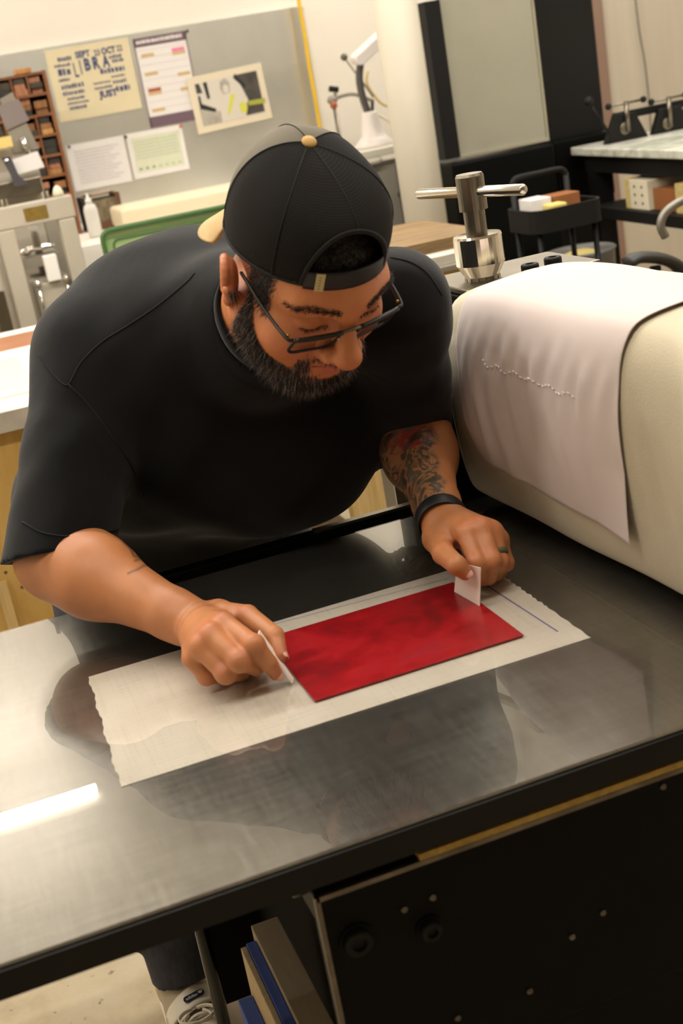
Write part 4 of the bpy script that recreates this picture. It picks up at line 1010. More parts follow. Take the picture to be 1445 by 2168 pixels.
FL = {
 'index': ([(986, 1128, .080), (1009, 1190, .052), (1016, 1224, .022), (1006, 1228, .012)], [.0130, .0112, .0098, .0082]),
 'middle': ([(1018, 1118, .082), (1040, 1186, .050), (1034, 1222, .022), (1022, 1222, .014)], [.0132, .0112, .0098, .0085]),
 'ring': ([(1042, 1124, .074), (1058, 1190, .040), (1048, 1216, .016), (1036, 1214, .012)], [.0125, .0106, .0092, .0082]),
 'little': ([(1058, 1142, .060), (1070, 1192, .030), (1058, 1210, .012), (1046, 1206, .011)], [.0110, .0095, .0085, .0078]),
 'thumb': ([(926, 1140, .060), (938, 1172, .064), (966, 1196, .063), (984, 1213, .051)], [.0165, .0140, .0122, .0092]),
}
def fingers(T): return {k: ([H(*p) for p in pts], r) for k, (pts, r) in T.items()}
FR, FL = fingers(FR), fingers(FL)

B = Field((-0.02, 1.225, 0.842), (0.72, 1.96, 1.44), 0.002)
# torso core (all of it under the shirt), neck, arms
for pr_, k in ((ell((0.31, 1.94, 1.02), (0.19, 0.13, 0.13)), 0), (ell((0.39, 1.84, 1.10), (0.20, 0.12, 0.11)), 0.06),
               (rcone(SH_R + (0.03, 0.02, -0.03), SH_L + (-0.03, 0.03, -0.03), 0.05, 0.05), 0.06)):
    B.add(pr_, k)
nk = h2w((0, -0.035, -0.06))
B.add(rcone(NECK, nk, 0.072, 0.064), 0.05)
def arm(sh, el, wr, side):
    e_ = 0.0475 if side > 0 else 0.0460
    B.add(rcone(sh, el, 0.058 if side > 0 else 0.052, e_), 0.04)
    d = (wr - el)
    m = el + d * 0.28
    B.add(rcone(el, m, e_ - 0.001, e_ + 0.0015), 0.045)
    B.add(rcone(m, el + d * 0.9, e_ + 0.0015, 0.0285), 0.035)
    B.add(rcone(el + d * 0.85, wr, 0.028, 0.0265), 0.02)
arm(SH_R, EL_R, WR_R, 1); arm(SH_L, EL_L, WR_L, -1)
def hand(Fg, wr):
    # palm: a web of tapered struts from wrist to knuckles, then fingers one by one
    for k in ('index', 'middle', 'ring', 'little'):
        p, r = Fg[k]
        mid = wr * 0.45 + p[0] * 0.55
        B.add(rcone(wr, p[0], 0.021, r[0] * 1.02), 0.012)
    for a, b in (('index', 'middle'), ('middle', 'ring'), ('ring', 'little')):
        B.add(rcone(Fg[a][0][0] * 0.9 + wr * 0.1, Fg[b][0][0] * 0.9 + wr * 0.1, Fg[a][1][0] * 0.85, Fg[b][1][0] * 0.85), 0.008)
    cen = (Fg['index'][0][0] + Fg['little'][0][0]) / 2; cur = (Fg['middle'][0][1] + Fg['ring'][0][1]) / 2
    inn = cen * 0.45 + wr * 0.2 + (Fg['middle'][0][2] + Fg['ring'][0][2]) / 2 * 0.35
    B.add(ell(inn, (0.022, 0.024, 0.018)), 0.015)
    p, r = Fg['thumb']
    B.add(rcone(wr * 0.8 + p[0] * 0.2, p[0], 0.019, r[0] * 1.12), 0.012)
    B.add(rcone(p[0], p[1], r[0] * 1.1, r[1]), 0.010)
    web = p[0] * 0.5 + Fg['index'][0][0] * 0.5
    B.add(rcone(web * 0.8 + wr * 0.2, web, 0.014, 0.011), 0.014)
    for k in ('index', 'middle', 'ring', 'little', 'thumb'):
        p, r = Fg[k]
        for i in range(1 if k == 'thumb' else 0, 3):
            B.add(rcone(p[i], p[i + 1], r[i], r[i + 1]), 0.0032 if i else 0.005)
        if k != 'thumb':
            B.add(ell(p[1], (r[1] * 1.06,) * 3), 0.006)
hand(FR, WR_R); hand(FL, WR_L)
# wrist creases of the right hand
# ---- head
hd = [
 (he((0, -0.010, 0.045), (0.077, 0.098, 0.082)), 0.0), (he((0, 0.040, 0.028), (0.066, 0.060, 0.055)), 0.03),
 (he((0, 0.028, -0.031), (0.068, 0.062, 0.076)), 0.03),
 (hc((0.054, -0.002, -0.056), (0.022, 0.060, -0.092), 0.030, 0.026), 0.03), (hc((-0.054, -0.002, -0.056), (-0.022, 0.060, -0.092), 0.030, 0.026), 0.03),
 (he((0, 0.066, -0.096), (0.030, 0.022, 0.022)), 0.02), (he((0, 0.020, -0.105), (0.052, 0.055, 0.032)), 0.03),
 (he((0.044, 0.058, -0.030), (0.030, 0.028, 0.030)), 0.025), (he((-0.044, 0.058, -0.030), (0.030, 0.028, 0.030)), 0.025),
 (hc((0.050, 0.072, 0.034), (0.010, 0.089, 0.030), 0.010, 0.011), 0.018), (hc((-0.050, 0.072, 0.034), (-0.010, 0.089, 0.030), 0.010, 0.011), 0.018),
 (he((0, 0.073, -0.060), (0.036, 0.024, 0.030)), 0.02),
]
for p_, k in hd: B.add(p_, k)
for s in (1, -1):
    B.add(he((s * 0.0365, 0.097, 0.012), (0.021, 0.013, 0.0120)), 0.012, 'd')
    B.add(he((s * 0.0365, 0.0755, 0.010), (0.0175, 0.0150, 0.0130)), 0.004)
# nose
B.add(hc((0, 0.088, 0.016), (0, 0.113, -0.028), 0.0088, 0.0138), 0.012)
B.add(he((0, 0.1155, -0.032), (0.0165, 0.0140, 0.0130)), 0.008)
for s in (1, -1):
    B.add(he((s * 0.0175, 0.098, -0.036), (0.0105, 0.0135, 0.0105)), 0.006)
    B.add(he((s * 0.0080, 0.106, -0.0465), (0.0042, 0.0058, 0.0050)), 0.003, 'd')
# mouth
for s in (1, -1):
    B.add(hc((s * 0.025, 0.084, -0.0605), (s * 0.006, 0.0980, -0.0540), 0.0035, 0.0062), 0.005)
    B.add(hc((s * 0.022, 0.085, -0.0640), (0, 0.0960, -0.0670), 0.0042, 0.0075), 0.005)
    B.add(hc((s * 0.027, 0.0905, -0.0613), (0, 0.1045, -0.0608), 0.0012, 0.0014), 0.002, 'd')
# ears
for s in (1, -1):
    R_ = roty(s * 0.14) @ rotz(s * -0.45) @ rotx(-0.22)
    c0 = np.array([s * 0.087, -0.012, -0.002])
    B.add(he(c0, (0.0095, 0.0215, 0.0350), R_), 0.006)
    ring = [c0 + R_ @ np.array([s * 0.006, 0.0210 * math.cos(t), 0.0335 * math.sin(t)]) for t in np.linspace(0.25 * PI, 1.42 * PI, 14)]
    B.add(he(c0 + R_ @ np.array([s * 0.0085, 0.002, 0.004]), (0.0080, 0.0140, 0.0220), R_), 0.003, 'd')
    for a, b in zip(ring, ring[1:]): B.add(hc(a, b, 0.0050, 0.0050), 0.002)
    B.add(he(c0 + R_ @ np.array([s * 0.002, 0.006, -0.032]), (0.0070, 0.0095, 0.0095), R_), 0.005)
    B.add(he(c0 + R_ @ np.array([s * 0.004, 0.0125, 0.001]), (0.0050, 0.0050, 0.0080), R_), 0.004)
B.add(half((0, 0, ZB + 0.0032), (0, 0, -1), (-0.1, 1.1, 0.80), (0.8, 2.1, ZB + 0.0032)), 0.003, 'd')
bp, bf = B.mesh(); del B
person = thing('person', (0.3, 1.95, 0), 'man in backwards cap, glasses and black t-shirt leaning over the press', 'person')
# ---- skin
def seg_t(P, a, b):
    d = b - a; t = ((P - a) @ d) / (d @ d); q = a + np.clip(t, 0, 1)[:, None] * d
    return t, np.linalg.norm(P - q, axis=1)
HP = w2h(bp)
def sm(a, b, x): t = np.clip((x - a) / (b - a), 0, 1); return t * t * (3 - 2 * t)
def blob(c, r): return np.exp(-(((HP - np.array(c)) / np.array(r)) ** 2).sum(1))
base = np.array([lin(186), lin(126), lin(81)]); red = np.array([lin(182), lin(100), lin(69)]); dark = np.array([lin(38), lin(29), lin(25)])
nz = rng.random(len(bp))
colr = np.tile(base, (len(bp), 1))
headm = sm(-0.17, -0.13, HP[:, 2]) * (np.abs(HP[:, 0]) < 0.11) * (HP[:, 1] > -0.13)
def blend(w, c):
    global colr
    w = np.clip(w, 0, 1)[:, None]; colr = colr * (1 - w) + np.asarray(c) * w
blend(0.25 * headm, red); colr = colr * (1 + 0.34 * headm[:, None])  # head lightened in the colour, standing in for light reaching the face
for c, r, w in (((0, 0.118, -0.034), (.018, .018, .018), .55), ((.045, .075, -.03), (.03, .03, .025), .4), ((-.045, .075, -.03), (.03, .03, .025), .4), ((.085, -.01, .0), (.02, .03, .035), .75), ((-.085, -.01, 0), (.02, .03, .035), .75)):
    blend(blob(c, r) * w, red)
lips = np.maximum(blob((0, 0.099, -0.054), (.022, .012, .006)), blob((0, 0.099, -0.067), (.020, .012, .0075)))
blend(lips * 0.9, [lin(200), lin(98), lin(84)])
blend((np.exp(-((HP[:, 2] + 0.0608) / 0.0016) ** 2) * (np.abs(HP[:, 0]) < 0.026) * (HP[:, 1] > 0.083)) * 0.7, [lin(70), lin(34), lin(28)])
# closed-lid lash line
for s in (1, -1):
    e = HP - np.array([s * 0.0365, 0.0755, 0.010])
    blend(np.exp(-((e[:, 2] + 0.0075 - 6.0 * e[:, 0] ** 2) / 0.0013) ** 2) * (np.abs(e[:, 0]) < 0.0165) * (HP[:, 1] > 0.082) * 0.85, dark)
# beard, moustache and hair roots
jaw = (-0.052 - 0.52 * (HP[:, 1] - 0.03)) + 0.0
def beard_mask(Q):
    x, y, z = np.abs(Q[:, 0]), Q[:, 1], Q[:, 2]
    top = np.interp(y, [-0.02, 0.01, 0.03, 0.055, 0.075, 0.09, 0.12], [0.03, 0.00, -0.036, -0.064, -0.075, -0.079, -0.082])
    m = sm(0.006, -0.006, z - top) * (y > 0.006) * (z > -0.165)
    ch = np.exp(-(((x) / 0.024) ** 2 + ((z + 0.0815) / 0.0075) ** 2)) * (y > 0.08)     # bare skin under the lip
    m = m * (1 - 0.95 * np.clip(ch * 1.5, 0, 1))
    cheek = sm(0.012, 0.02, np.hypot((x - 0.0) / 1.0, (z + 0.096) / 0.8)) 
    mo = np.exp(-(((x - 0.016) / 0.018) ** 2 + ((z + 0.0455 + 0.35 * np.maximum(x - 0.014, 0)) / 0.0050) ** 2)) * (y > 0.07)
    corner = np.exp(-(((x - 0.037) / 0.007) ** 2 + ((z + 0.066) / 0.018) ** 2)) * (y > 0.05)
    lipz = (x < 0.026) & (z > -0.0755) & (z < -0.0500) & (y > 0.075)
    out = np.maximum(m, np.maximum(mo, corner)); out[lipz] = 0
    return out
def hair_mask(Q):
    x, y, z = np.abs(Q[:, 0]), Q[:, 1], Q[:, 2]
    side = sm(0.052, 0.064, x) * sm(-0.012, 0.0, z) * sm(0.052, 0.040, y) * (y > 0.006) * (z < 0.16)
    topf = sm(0.066, 0.074, z + 0.06 * np.maximum(0, x - 0.03)) 
    return np.clip(np.maximum(side, topf), 0, 1) * (np.abs(x) < 0.1)
earm = np.maximum(blob((.092, -.012, -0.004), (.016, .030, .042)), blob((-.092, -.012, -0.004), (.016, .030, .042)))
bm = beard_mask(HP) * headm; hm = hair_mask(HP) * headm * (1 - np.clip(earm * 2.2, 0, 1))
blend(np.clip(bm * 0.85, 0, 1), dark); blend(np.clip(hm, 0, 1), dark)
# knuckles and finger tips a little redder
for Fg in (FR, FL):
    for k, (p, r) in Fg.items():
        for i, (j, w) in enumerate(((0, .55), (1, .5), (3, .65))):
            if k == 'thumb' and j == 0: continue
            d = np.linalg.norm(bp - p[j] - np.array([0, 0, r[j] * (0.8 if j < 2 else 0.2)]), axis=1); blend(np.exp(-(d / (0.012 if j < 3 else 0.013)) ** 2) * w * 0.8, red)
# creases between the right hand's wrist and palm
for off, w in ((0.006, .35), (-0.004, .3)):
    n_ = (WR_R - EL_R) / np.linalg.norm(WR_R - EL_R); q = (bp - WR_R) @ n_ - off
    blend(np.exp(-(q / 0.0016) ** 2) * (np.linalg.norm(bp - WR_R, axis=1) < 0.06) * w, [lin(120), lin(74), lin(48)])
# tattoo coordinates: along / around the left forearm, metres
tl, dl = seg_t(bp, EL_L, WR_L)
ax = (WR_L - EL_L) / np.linalg.norm(WR_L - EL_L)
toC = np.array([0, 0, CAM_Z]) - (EL_L + WR_L) / 2; ua = toC - ax * (toC @ ax); ua /= np.linalg.norm(ua); ub = np.cross(ax, ua)
rel = bp - EL_L; th = np.arctan2(rel @ ub, rel @ ua)
L_ = np.linalg.norm(WR_L - EL_L)
tat = np.stack([tl * L_, th * 0.042, np.zeros(len(bp))], 1)
tmask = sm(1.0, 0.93, tl) * (dl < 0.062) * (tl > -0.35)
tmask *= sm(-0.030, -0.018, th * 0.042 + 0.004 * np.sin(tl * L_ * 130))
# small line tattoo inside the right forearm
tr, dr = seg_t(bp, EL_R, WR_R)
def ink(pix, D0):
    """polyline seen at pixels, dropped on the arm surface by nearest view line"""
    w = np.zeros(len(bp)); near = dr < 0.07
    Q = bp - np.array([0, 0, CAM_Z]); q = Q @ CAM_R.T; pxy = q[:, :2] / q[:, 2:] * FPX + np.array([CX, CY])
    for a, b in zip(pix, pix[1:]):
        a = np.array(a, float); b = np.array(b, float); d = b - a
        t = np.clip(((pxy - a) @ d) / (d @ d), 0, 1); e = np.linalg.norm(pxy - a - t[:, None] * d, axis=1)
        w = np.maximum(w, np.exp(-(e / 2.6) ** 2))
    return w * near * (bp[:, 1] < 1.75)
tat_r = np.zeros(len(bp))
for pl_ in ([(262, 1148), (275, 1160), (284, 1178)], [(286, 1187), (296, 1183), (306, 1184)], [(271, 1214), (282, 1209), (292, 1205), (303, 1198), (316, 1196)], [(284, 1178), (300, 1178), (318, 1192)]):
    tat_r = np.maximum(tat_r, ink(pl_, 0))
blend(tat_r * 0.7, [lin(52), lin(44), lin(40)])

def skin():
    m = mat('skin', (198, 142, 100), 0.48); t = NT(m); b = t.b
    a = t.new('ShaderNodeVertexColor', layer_name='skin_tone'); v = t.coord()
    n = t.noise(v, 18, 4); fine = t.noise(v, 160, 3)
    c = t.mix(0.22, a.outputs[0], t.ramp(n, [(0.3, (150, 90, 60)), (0.7, (240, 215, 190))]), 'OVERLAY')
    tv = t.new('ShaderNodeAttribute', attribute_name='tattoo_uv'); mk = t.new('ShaderNodeAttribute', attribute_name='tattoo_mask')
    mp = t.new('ShaderNodeMapping'); mp.inputs['Scale'].default_value = (1, 1, 1); t.link(tv.outputs['Vector'], mp.inputs[0])
    vec = mp.outputs[0]
    # warped line work: contour bands of a distorted noise
    n1 = t.noise(vec, 13, 3, 0.55, 2.6)
    bands = t.math('FRACT', t.math('MULTIPLY', n1, 6.0))
    ln = t.ramp(bands, [(0.0, (255, 255, 255)), (0.22, (255, 255, 255)), (0.32, (0, 0, 0)), (0.62, (0, 0, 0)), (0.74, (140, 140, 140)), (1.0, (255, 255, 255))])
    n2 = t.noise(vec, 20, 2, 0.5, 0.6)
    clear = t.ramp(n2, [(0.64, (255, 255, 255)), (0.70, (0, 0, 0))])
    inkc = t.ramp(t.noise(vec, 60, 2), [(0.35, (44, 46, 42)), (0.65, (84, 84, 70))])
    w = t.math('MULTIPLY', t.math('MULTIPLY', t.math('SUBTRACT', 1.0, ln), clear), mk.outputs['Fac'])
    c = t.mix(t.math('MULTIPLY', mk.outputs['Fac'], t.math('MULTIPLY', clear, 0.42)), c, rgb(92, 78, 62))
    rd = t.new('ShaderNodeSeparateXYZ'); t.link(tv.outputs['Vector'], rd.inputs[0])
    ru = t.math('DIVIDE', t.math('SUBTRACT', rd.outputs[0], ROSE_U), 0.030); rv = t.math('DIVIDE', t.math('SUBTRACT', rd.outputs[1], 0.004), 0.034)
    rr = t.math('ADD', t.math('ADD', t.math('MULTIPLY', ru, ru), t.math('MULTIPLY', rv, rv)), t.math('MULTIPLY', t.noise(vec, 40, 2), 0.9))
    rose = t.math('MULTIPLY', t.math('LESS_THAN', rr, 1.35), t.ramp(t.noise(vec, 45, 3, 0.5, 1.0), [(0.44, (0, 0, 0)), (0.52, (255, 255, 255))]))
    c = t.mix(t.math('MULTIPLY', t.math('MULTIPLY', rose, mk.outputs['Fac']), 0.9), c, rgb(150, 44, 46))
    c = t.mix(t.math('MULTIPLY', w, 0.88), c, inkc)
    t.link(c, b.inputs['Base Color'])
    b.inputs['Subsurface Weight'].default_value = 0.12; b.inputs['Subsurface Radius'].default_value = (0.012, 0.005, 0.003); b.inputs['Subsurface Scale'].default_value = 0.5
    t.bump(fine, 0.10, 0.0008); return m
ROSE_U = 0.092
bx = np.column_stack([0.0 * th])
body = link_mesh('body', bp, bf, skin(), person, smooth=True)
def set_attr(me, name, data, typ='FLOAT', dom='POINT'):
    a = me.attributes.new(name, typ, dom); a.data.foreach_set('value' if typ == 'FLOAT' else ('vector' if typ == 'FLOAT_VECTOR' else 'color'), np.asarray(data, np.float32).ravel())
set_attr(body.data, 'skin_tone', np.column_stack([colr, np.ones(len(bp))]), 'FLOAT_COLOR')
set_attr(body.data, 'tattoo_uv', tat, 'FLOAT_VECTOR'); set_attr(body.data, 'tattoo_mask', tmask)
tri = np.concatenate([bf[:, [0, 1, 2]], bf[:, [0, 2, 3]]])
def sample_surface(mask, n, seed=1):
    """n random points on the body where mask > random; returns points and normals"""
    r = np.random.default_rng(seed)
    fm = mask[tri].mean(1); T = tri[fm > 0.05]; fm = fm[fm > 0.05]
    a, b, c = bp[T[:, 0]], bp[T[:, 1]], bp[T[:, 2]]
    nn = np.cross(b - a, c - a); ar = np.linalg.norm(nn, axis=1); nn /= ar[:, None] + 1e-15
    p = ar * fm; k = r.choice(len(T), n, p=p / p.sum())
    u, v = r.random(n), r.random(n); fl = u + v > 1; u[fl] = 1 - u[fl]; v[fl] = 1 - v[fl]
    return a[k] + (b - a)[k] * u[:, None] + (c - a)[k] * v[:, None], nn[k], r
def strands(P, D, L, r0, bend, r):
    """tapered three-sided hairs, two segments each"""
    n = len(P); V = np.zeros((n, 7, 3)); 
    U = np.cross(D, r.normal(size=(n, 3))); U /= np.linalg.norm(U, axis=1)[:, None]; Wv = np.cross(D, U)
    B1 = P + D * (L * 0.5)[:, None] + bend * (L * 0.15)[:, None]; B2 = P + D * L[:, None] + bend * (L * 0.6)[:, None]
    for i in range(3):
        a = 2 * PI * i / 3; o = U * math.cos(a) + Wv * math.sin(a)
        V[:, i] = P - D * 0.001 + o * r0; V[:, 3 + i] = B1 + o * r0 * 0.8
    V[:, 6] = B2
    f = []
    for i in range(3):
        j = (i + 1) % 3; f.append([i, j, 3 + j, 3 + i])
    base_ = np.arange(n) * 7
    F = [[int(b) + q for q in g] for b in base_ for g in f] + [[int(b) + 3 + i, int(b) + 3 + (i + 1) % 3, int(b) + 6] for b in base_ for i in range(3)]
    return V.reshape(-1, 3), F, n
def hair_obj(name, P, N, r, Lr, r0, lean, bend_w, cols, lab=None, parent=None):
    n = len(P); L = r.uniform(*Lr, n)
    if name == 'beard':                 # short over the lip
        q = w2h(P); L = L * np.where((q[:, 2] > -0.060) & (np.abs(q[:, 0]) < 0.034) & (q[:, 1] > 0.06), 0.42, 1.0)
    D = N * 1.0 + np.asarray(lean) + r.normal(size=(n, 3)) * 0.28; D /= np.linalg.norm(D, axis=1)[:, None]
    bend = np.asarray(bend_w) + r.normal(size=(n, 3)) * 0.35
    V, F, n = strands(P, D, L, r0, bend, r)
    m = bpy.data.materials.get('hair_' + name)
    if m is None:
        m = bpy.data.materials.new('hair_' + name); m.use_nodes = True; t = NT(m)
        a = t.new('ShaderNodeVertexColor', layer_name='strand'); t.link(a.outputs[0], t.b.inputs['Base Color']); t.b.inputs['Roughness'].default_value = 0.5
    o = link_mesh(name, V, F, m, person, smooth=True)
    pick = r.random(n); cc = np.zeros((n, 4)); cc[:, 3] = 1
    for p0, c in cols: cc[pick >= p0, :3] = [lin(x) for x in c]
    set_attr(o.data, 'strand', np.repeat(cc, 7, axis=0), 'FLOAT_COLOR')
    return o
dn = HM @ np.array([0, 0.1, -1.0])
P_, N_, r_ = sample_surface(bm * (HP[:, 2] > -0.15), 9000, 3)
hair_obj('beard', P_, N_, r_, (0.006, 0.015), 0.00032, dn * 0.9, dn * 0.5, [(0, (26, 21, 19)), (0.5, (48, 40, 36)), (0.74, (110, 100, 94)), (0.89, (172, 162, 154))])
P_, N_, r_ = sample_surface(hm * (HP[:, 2] < 0.12) , 7000, 4)
hair_obj('hair', P_, N_, r_, (0.004, 0.010), 0.0004, dn * 0.6, dn * 0.3, [(0, (20, 17, 16)), (0.7, (36, 30, 28)), (0.95, (80, 74, 70))])
eb = np.zeros(len(bp))
for s in (1, -1):
    x = HP[:, 0] * s
    eb = np.maximum(eb, ((x > 0.016) & (x < 0.066)) * np.exp(-((HP[:, 2] - (0.0350 + 0.20 * (x - 0.018) - 11.0 * np.maximum(x - 0.034, 0) ** 2)) / (0.0040 - 0.03 * np.maximum(x - 0.03, 0))) ** 2) * (HP[:, 1] > 0.055))
P_, N_, r_ = sample_surface(eb * (eb > 0.3), 1000, 5)
sd = np.sign(w2h(P_)[:, 0])[:, None]
hair_obj('eyebrows', P_, N_ * 0.22 + sd * (HM @ np.array([1, 0, 0.15])) * 0.9, r_, (0.004, 0.007), 0.00022, (0, 0, 0), (0, 0, 0), [(0, (24, 19, 17)), (0.6, (44, 34, 30))])
for s in (1, -1):
    e = HP - np.array([s * 0.0365, 0.0755, 0.010])
    lash = np.exp(-((e[:, 2] + 0.0075 - 6.0 * e[:, 0] ** 2) / 0.001) ** 2) * (np.abs(e[:, 0]) < 0.016) * (HP[:, 1] > 0.08)
    P_, N_, r_ = sample_surface(lash, 80, 6)
    hair_obj('eyelashes', P_, N_, r_, (0.004, 0.006), 0.00025, dn * 0.7, (0, 0, 0), [(0, (20, 16, 15))])
# finger nails
M_nail = mat('finger_nail', (224, 168, 148), 0.3)
for Fg, k, up in ((FR, 'thumb', (0.75, -0.5, 0.25)), (FR, 'index', (0.15, -0.85, 0.5)), (FL, 'thumb', (-0.1, -0.75, 0.65))):
    p, r = Fg[k]; d = p[3] - p[2]; d /= np.linalg.norm(d); up = np.array(up); up = up - d * (up @ d); up /= np.linalg.norm(up); sd_ = np.cross(d, up)
    c = p[3] + d * r[3] * 0.15 + up * r[3] * 0.72
    def nail_fn(u, v, c=c, d=d, up=up, sd_=sd_, r=r):
        a = (u - 0.5) * 1.7; rr = r[3] * 0.86
        w = (1 - 0.25 * abs(2 * v - 1) ** 3)
        return c + sd_ * math.sin(a) * rr * w + up * ((math.cos(a) - 1) * rr + rr * 0.33) + d * (v - 0.5) * 0.0115
    link_mesh('finger_nail', *sgrid(nail_fn, 9, 9, 0.0006), M_nail, person, smooth=True)
# ------------------------------------------------------------------ clothing
def cloth_black():
    m = mat('black_jersey', (10, 9, 9), 0.9, sheen=0.14); t = NT(m); v = t.coord()
    t.b.inputs['Sheen Roughness'].default_value = 0.5
    t.b.inputs['Specular IOR Level'].default_value = 0.2
    a = t.noise(v, 420, 2)
    t.link(t.ramp(t.noise(v, 9, 3), [(0.3, (8, 8, 8)), (0.7, (12, 11, 11))]), t.b.inputs['Base Color'])
    w = t.noise(t.coord((1.0, 1.0, 0.45)), 7, 3, 0.5, 0.8)
    t.bump(t.math('ADD', t.math('MULTIPLY', a, 0.03), w), 0.22, 0.012); return m
M_shirt = cloth_black()
HEM_R = SH_R + (EL_R - SH_R) * 0.99
HEM_L = SH_L + (EL_L - SH_L) * 1.16
def isect(pr_, p, n):
    f0, lo, hi = pr_; p = np.asarray(p, np.float32); n = np.asarray(n, np.float32); n = n / np.linalg.norm(n)
    return (lambda x, y, z: np.maximum(f0(x, y, z), (x - p[0]) * n[0] + (y - p[1]) * n[1] + (z - p[2]) * n[2])), lo, hi
S = Field((-0.06, 1.44, 0.76), (0.74, 2.28, 1.42), 0.004)
for pr_, k in (
    (ell((0.30, 2.06, 0.90), (0.245, 0.19, 0.17)), 0.0),
    (ell((0.33, 1.945, 1.01), (0.235, 0.22, 0.15)), 0.05),
    (ell((0.385, 1.86, 1.115), (0.225, 0.165, 0.14)), 0.08),
    (ell((0.370, 1.880, 1.180), (0.210, 0.150, 0.138)), 0.06),
    (ell((0.500, 1.80, 1.05), (0.135, 0.125, 0.14)), 0.06),
    (ell((0.445, 1.835, 0.955), (0.14, 0.13, 0.105)), 0.06),
    (rcone(SH_R + (0.015, 0.01, -0.002), NECK + (-0.04, 0.06, 0.01), 0.083, 0.090), 0.05),
    (rcone(SH_L + (-0.012, 0.02, -0.004), NECK + (0.035, 0.05, 0.01), 0.070, 0.085), 0.05),
    (rcone(NECK + (0, 0.03, -0.01), NECK + (0.0, -0.004, 0.010), 0.088, 0.080), 0.04)):
    S.add(pr_, k)
def sleeve(sh, hem, el, wr, r0, r1, n=None):
    d = hem - sh; n = d / np.linalg.norm(d) if n is None else np.array(n) / np.linalg.norm(n)
    S.add(rcone(sh, sh + d * 0.5, r0, r0 * 0.96), 0.05)
    S.add(isect(rcone(sh + d * 0.45, hem + d / np.linalg.norm(d) * 0.04, r0 * 0.96, r1), hem, n), 0.012)
    # the sleeve stands a little clear of the arm at its hem
    S.add(isect(rcone(hem - n * 0.02, hem + n * 0.05, 0.058, 0.058), hem - n * 0.018, -n), 0.002, 'd')
sleeve(SH_R, HEM_R, EL_R, WR_R, 0.078, 0.070, (-0.12, -0.38, -0.91)); sleeve(SH_L, HEM_L, EL_L, WR_L, 0.063, 0.058, (0.25, -0.1, -0.95))
# soft folds running from the armpits
def fold(a, b, r, k=0.02): S.add(rcone(a, b, r, r * 0.7), k)
#fold(PD(255, 830, 1.72), PD(300, 1000, 1.69), 0.010); fold(PD(225, 870, 1.70), PD(295, 1060, 1.67), 0.009)
#fold(PD(845, 720, 1.72), PD(830, 850, 1.75), 0.010); fold(PD(880, 700, 1.73), PD(865, 830, 1.77), 0.009)
# neck opening
nd = (nk - NECK) / np.linalg.norm(nk - NECK)
S.add(rcone(NECK + nd * 0.015, nk + nd * 0.05, 0.069, 0.080), 0.006, 'd')
sp, sf = S.mesh(); del S
c0_ = np.array([0.33, 1.92, 1.05]); q_ = sp - c0_
nrm = q_ / np.linalg.norm(q_, axis=1)[:, None]
wob = 0.0016 * np.sin(38 * q_[:, 0] + 22 * q_[:, 2] + 3 * np.sin(17 * q_[:, 1])) + 0.0012 * np.sin(61 * q_[:, 2] - 33 * q_[:, 0] + 2 * np.sin(29 * q_[:, 1]))
sp = sp + nrm * wob[:, None]
shirt = link_mesh('shirt', sp, sf, M_shirt, person, smooth=True)
bvh = BVHTree.FromPolygons([tuple(p) for p in sp], [tuple(int(i) for i in q) for q in sf])
def on_shirt(x, y):
    d = ray(x, y); h = bvh.ray_cast(Vector((0, 0, CAM_Z)), Vector(d))
    return None if h[0] is None else np.array(h[0]) + np.array(h[1]) * 0.0003
M_seam = mat('seam_thread', (11, 11, 11), 0.9)
for nm, pl_ in (('seam', [(82, 748), (105, 782), (126, 806), (145, 814), (170, 770), (215, 725), (270, 690), (330, 650), (392, 600), (412, 578)]),
                ('seam', [(145, 814), (190, 860), (240, 930), (280, 990), (300, 1050)]),
                ('sleeve_hem', [(48, 1105), (90, 1128), (150, 1136), (205, 1130), (262, 1118)]),
                ('seam', [(826, 545), (870, 556), (905, 580), (935, 625)]),):
    P_ = [on_shirt(*p) for p in smoothpath([np.array(p, float) for p in pl_], 5)]; P_ = [p for p in P_ if p is not None]
    P_ = [p for i, p in enumerate(P_) if i == 0 or np.linalg.norm(p - P_[i - 1]) < 0.05]
    if len(P_) > 3: link_mesh(nm, *stube(P_, 0.0013, 6), M_seam, shirt, smooth=True)
# ribbed collar: a flattened ring round the neck opening
cc_ = NECK + nd * 0.062
u1, u2, _ = frame_axes(nd)
ringp = []
for a in np.linspace(0, 2 * PI, 48, endpoint=False):
    d = u1 * math.cos(a) + u2 * math.sin(a)
    fwdness = d @ np.array([0.1, -0.75, -0.6])
    ringp.append(cc_ + d * 0.0725 - nd * (0.030 * max(0, fwdness)) + np.array([0, 0, 0.0]))
link_mesh('collar', *stube(ringp, 0.013, 8, closed=True, flat=0.30, up=nd), M_shirt, shirt, smooth=True)

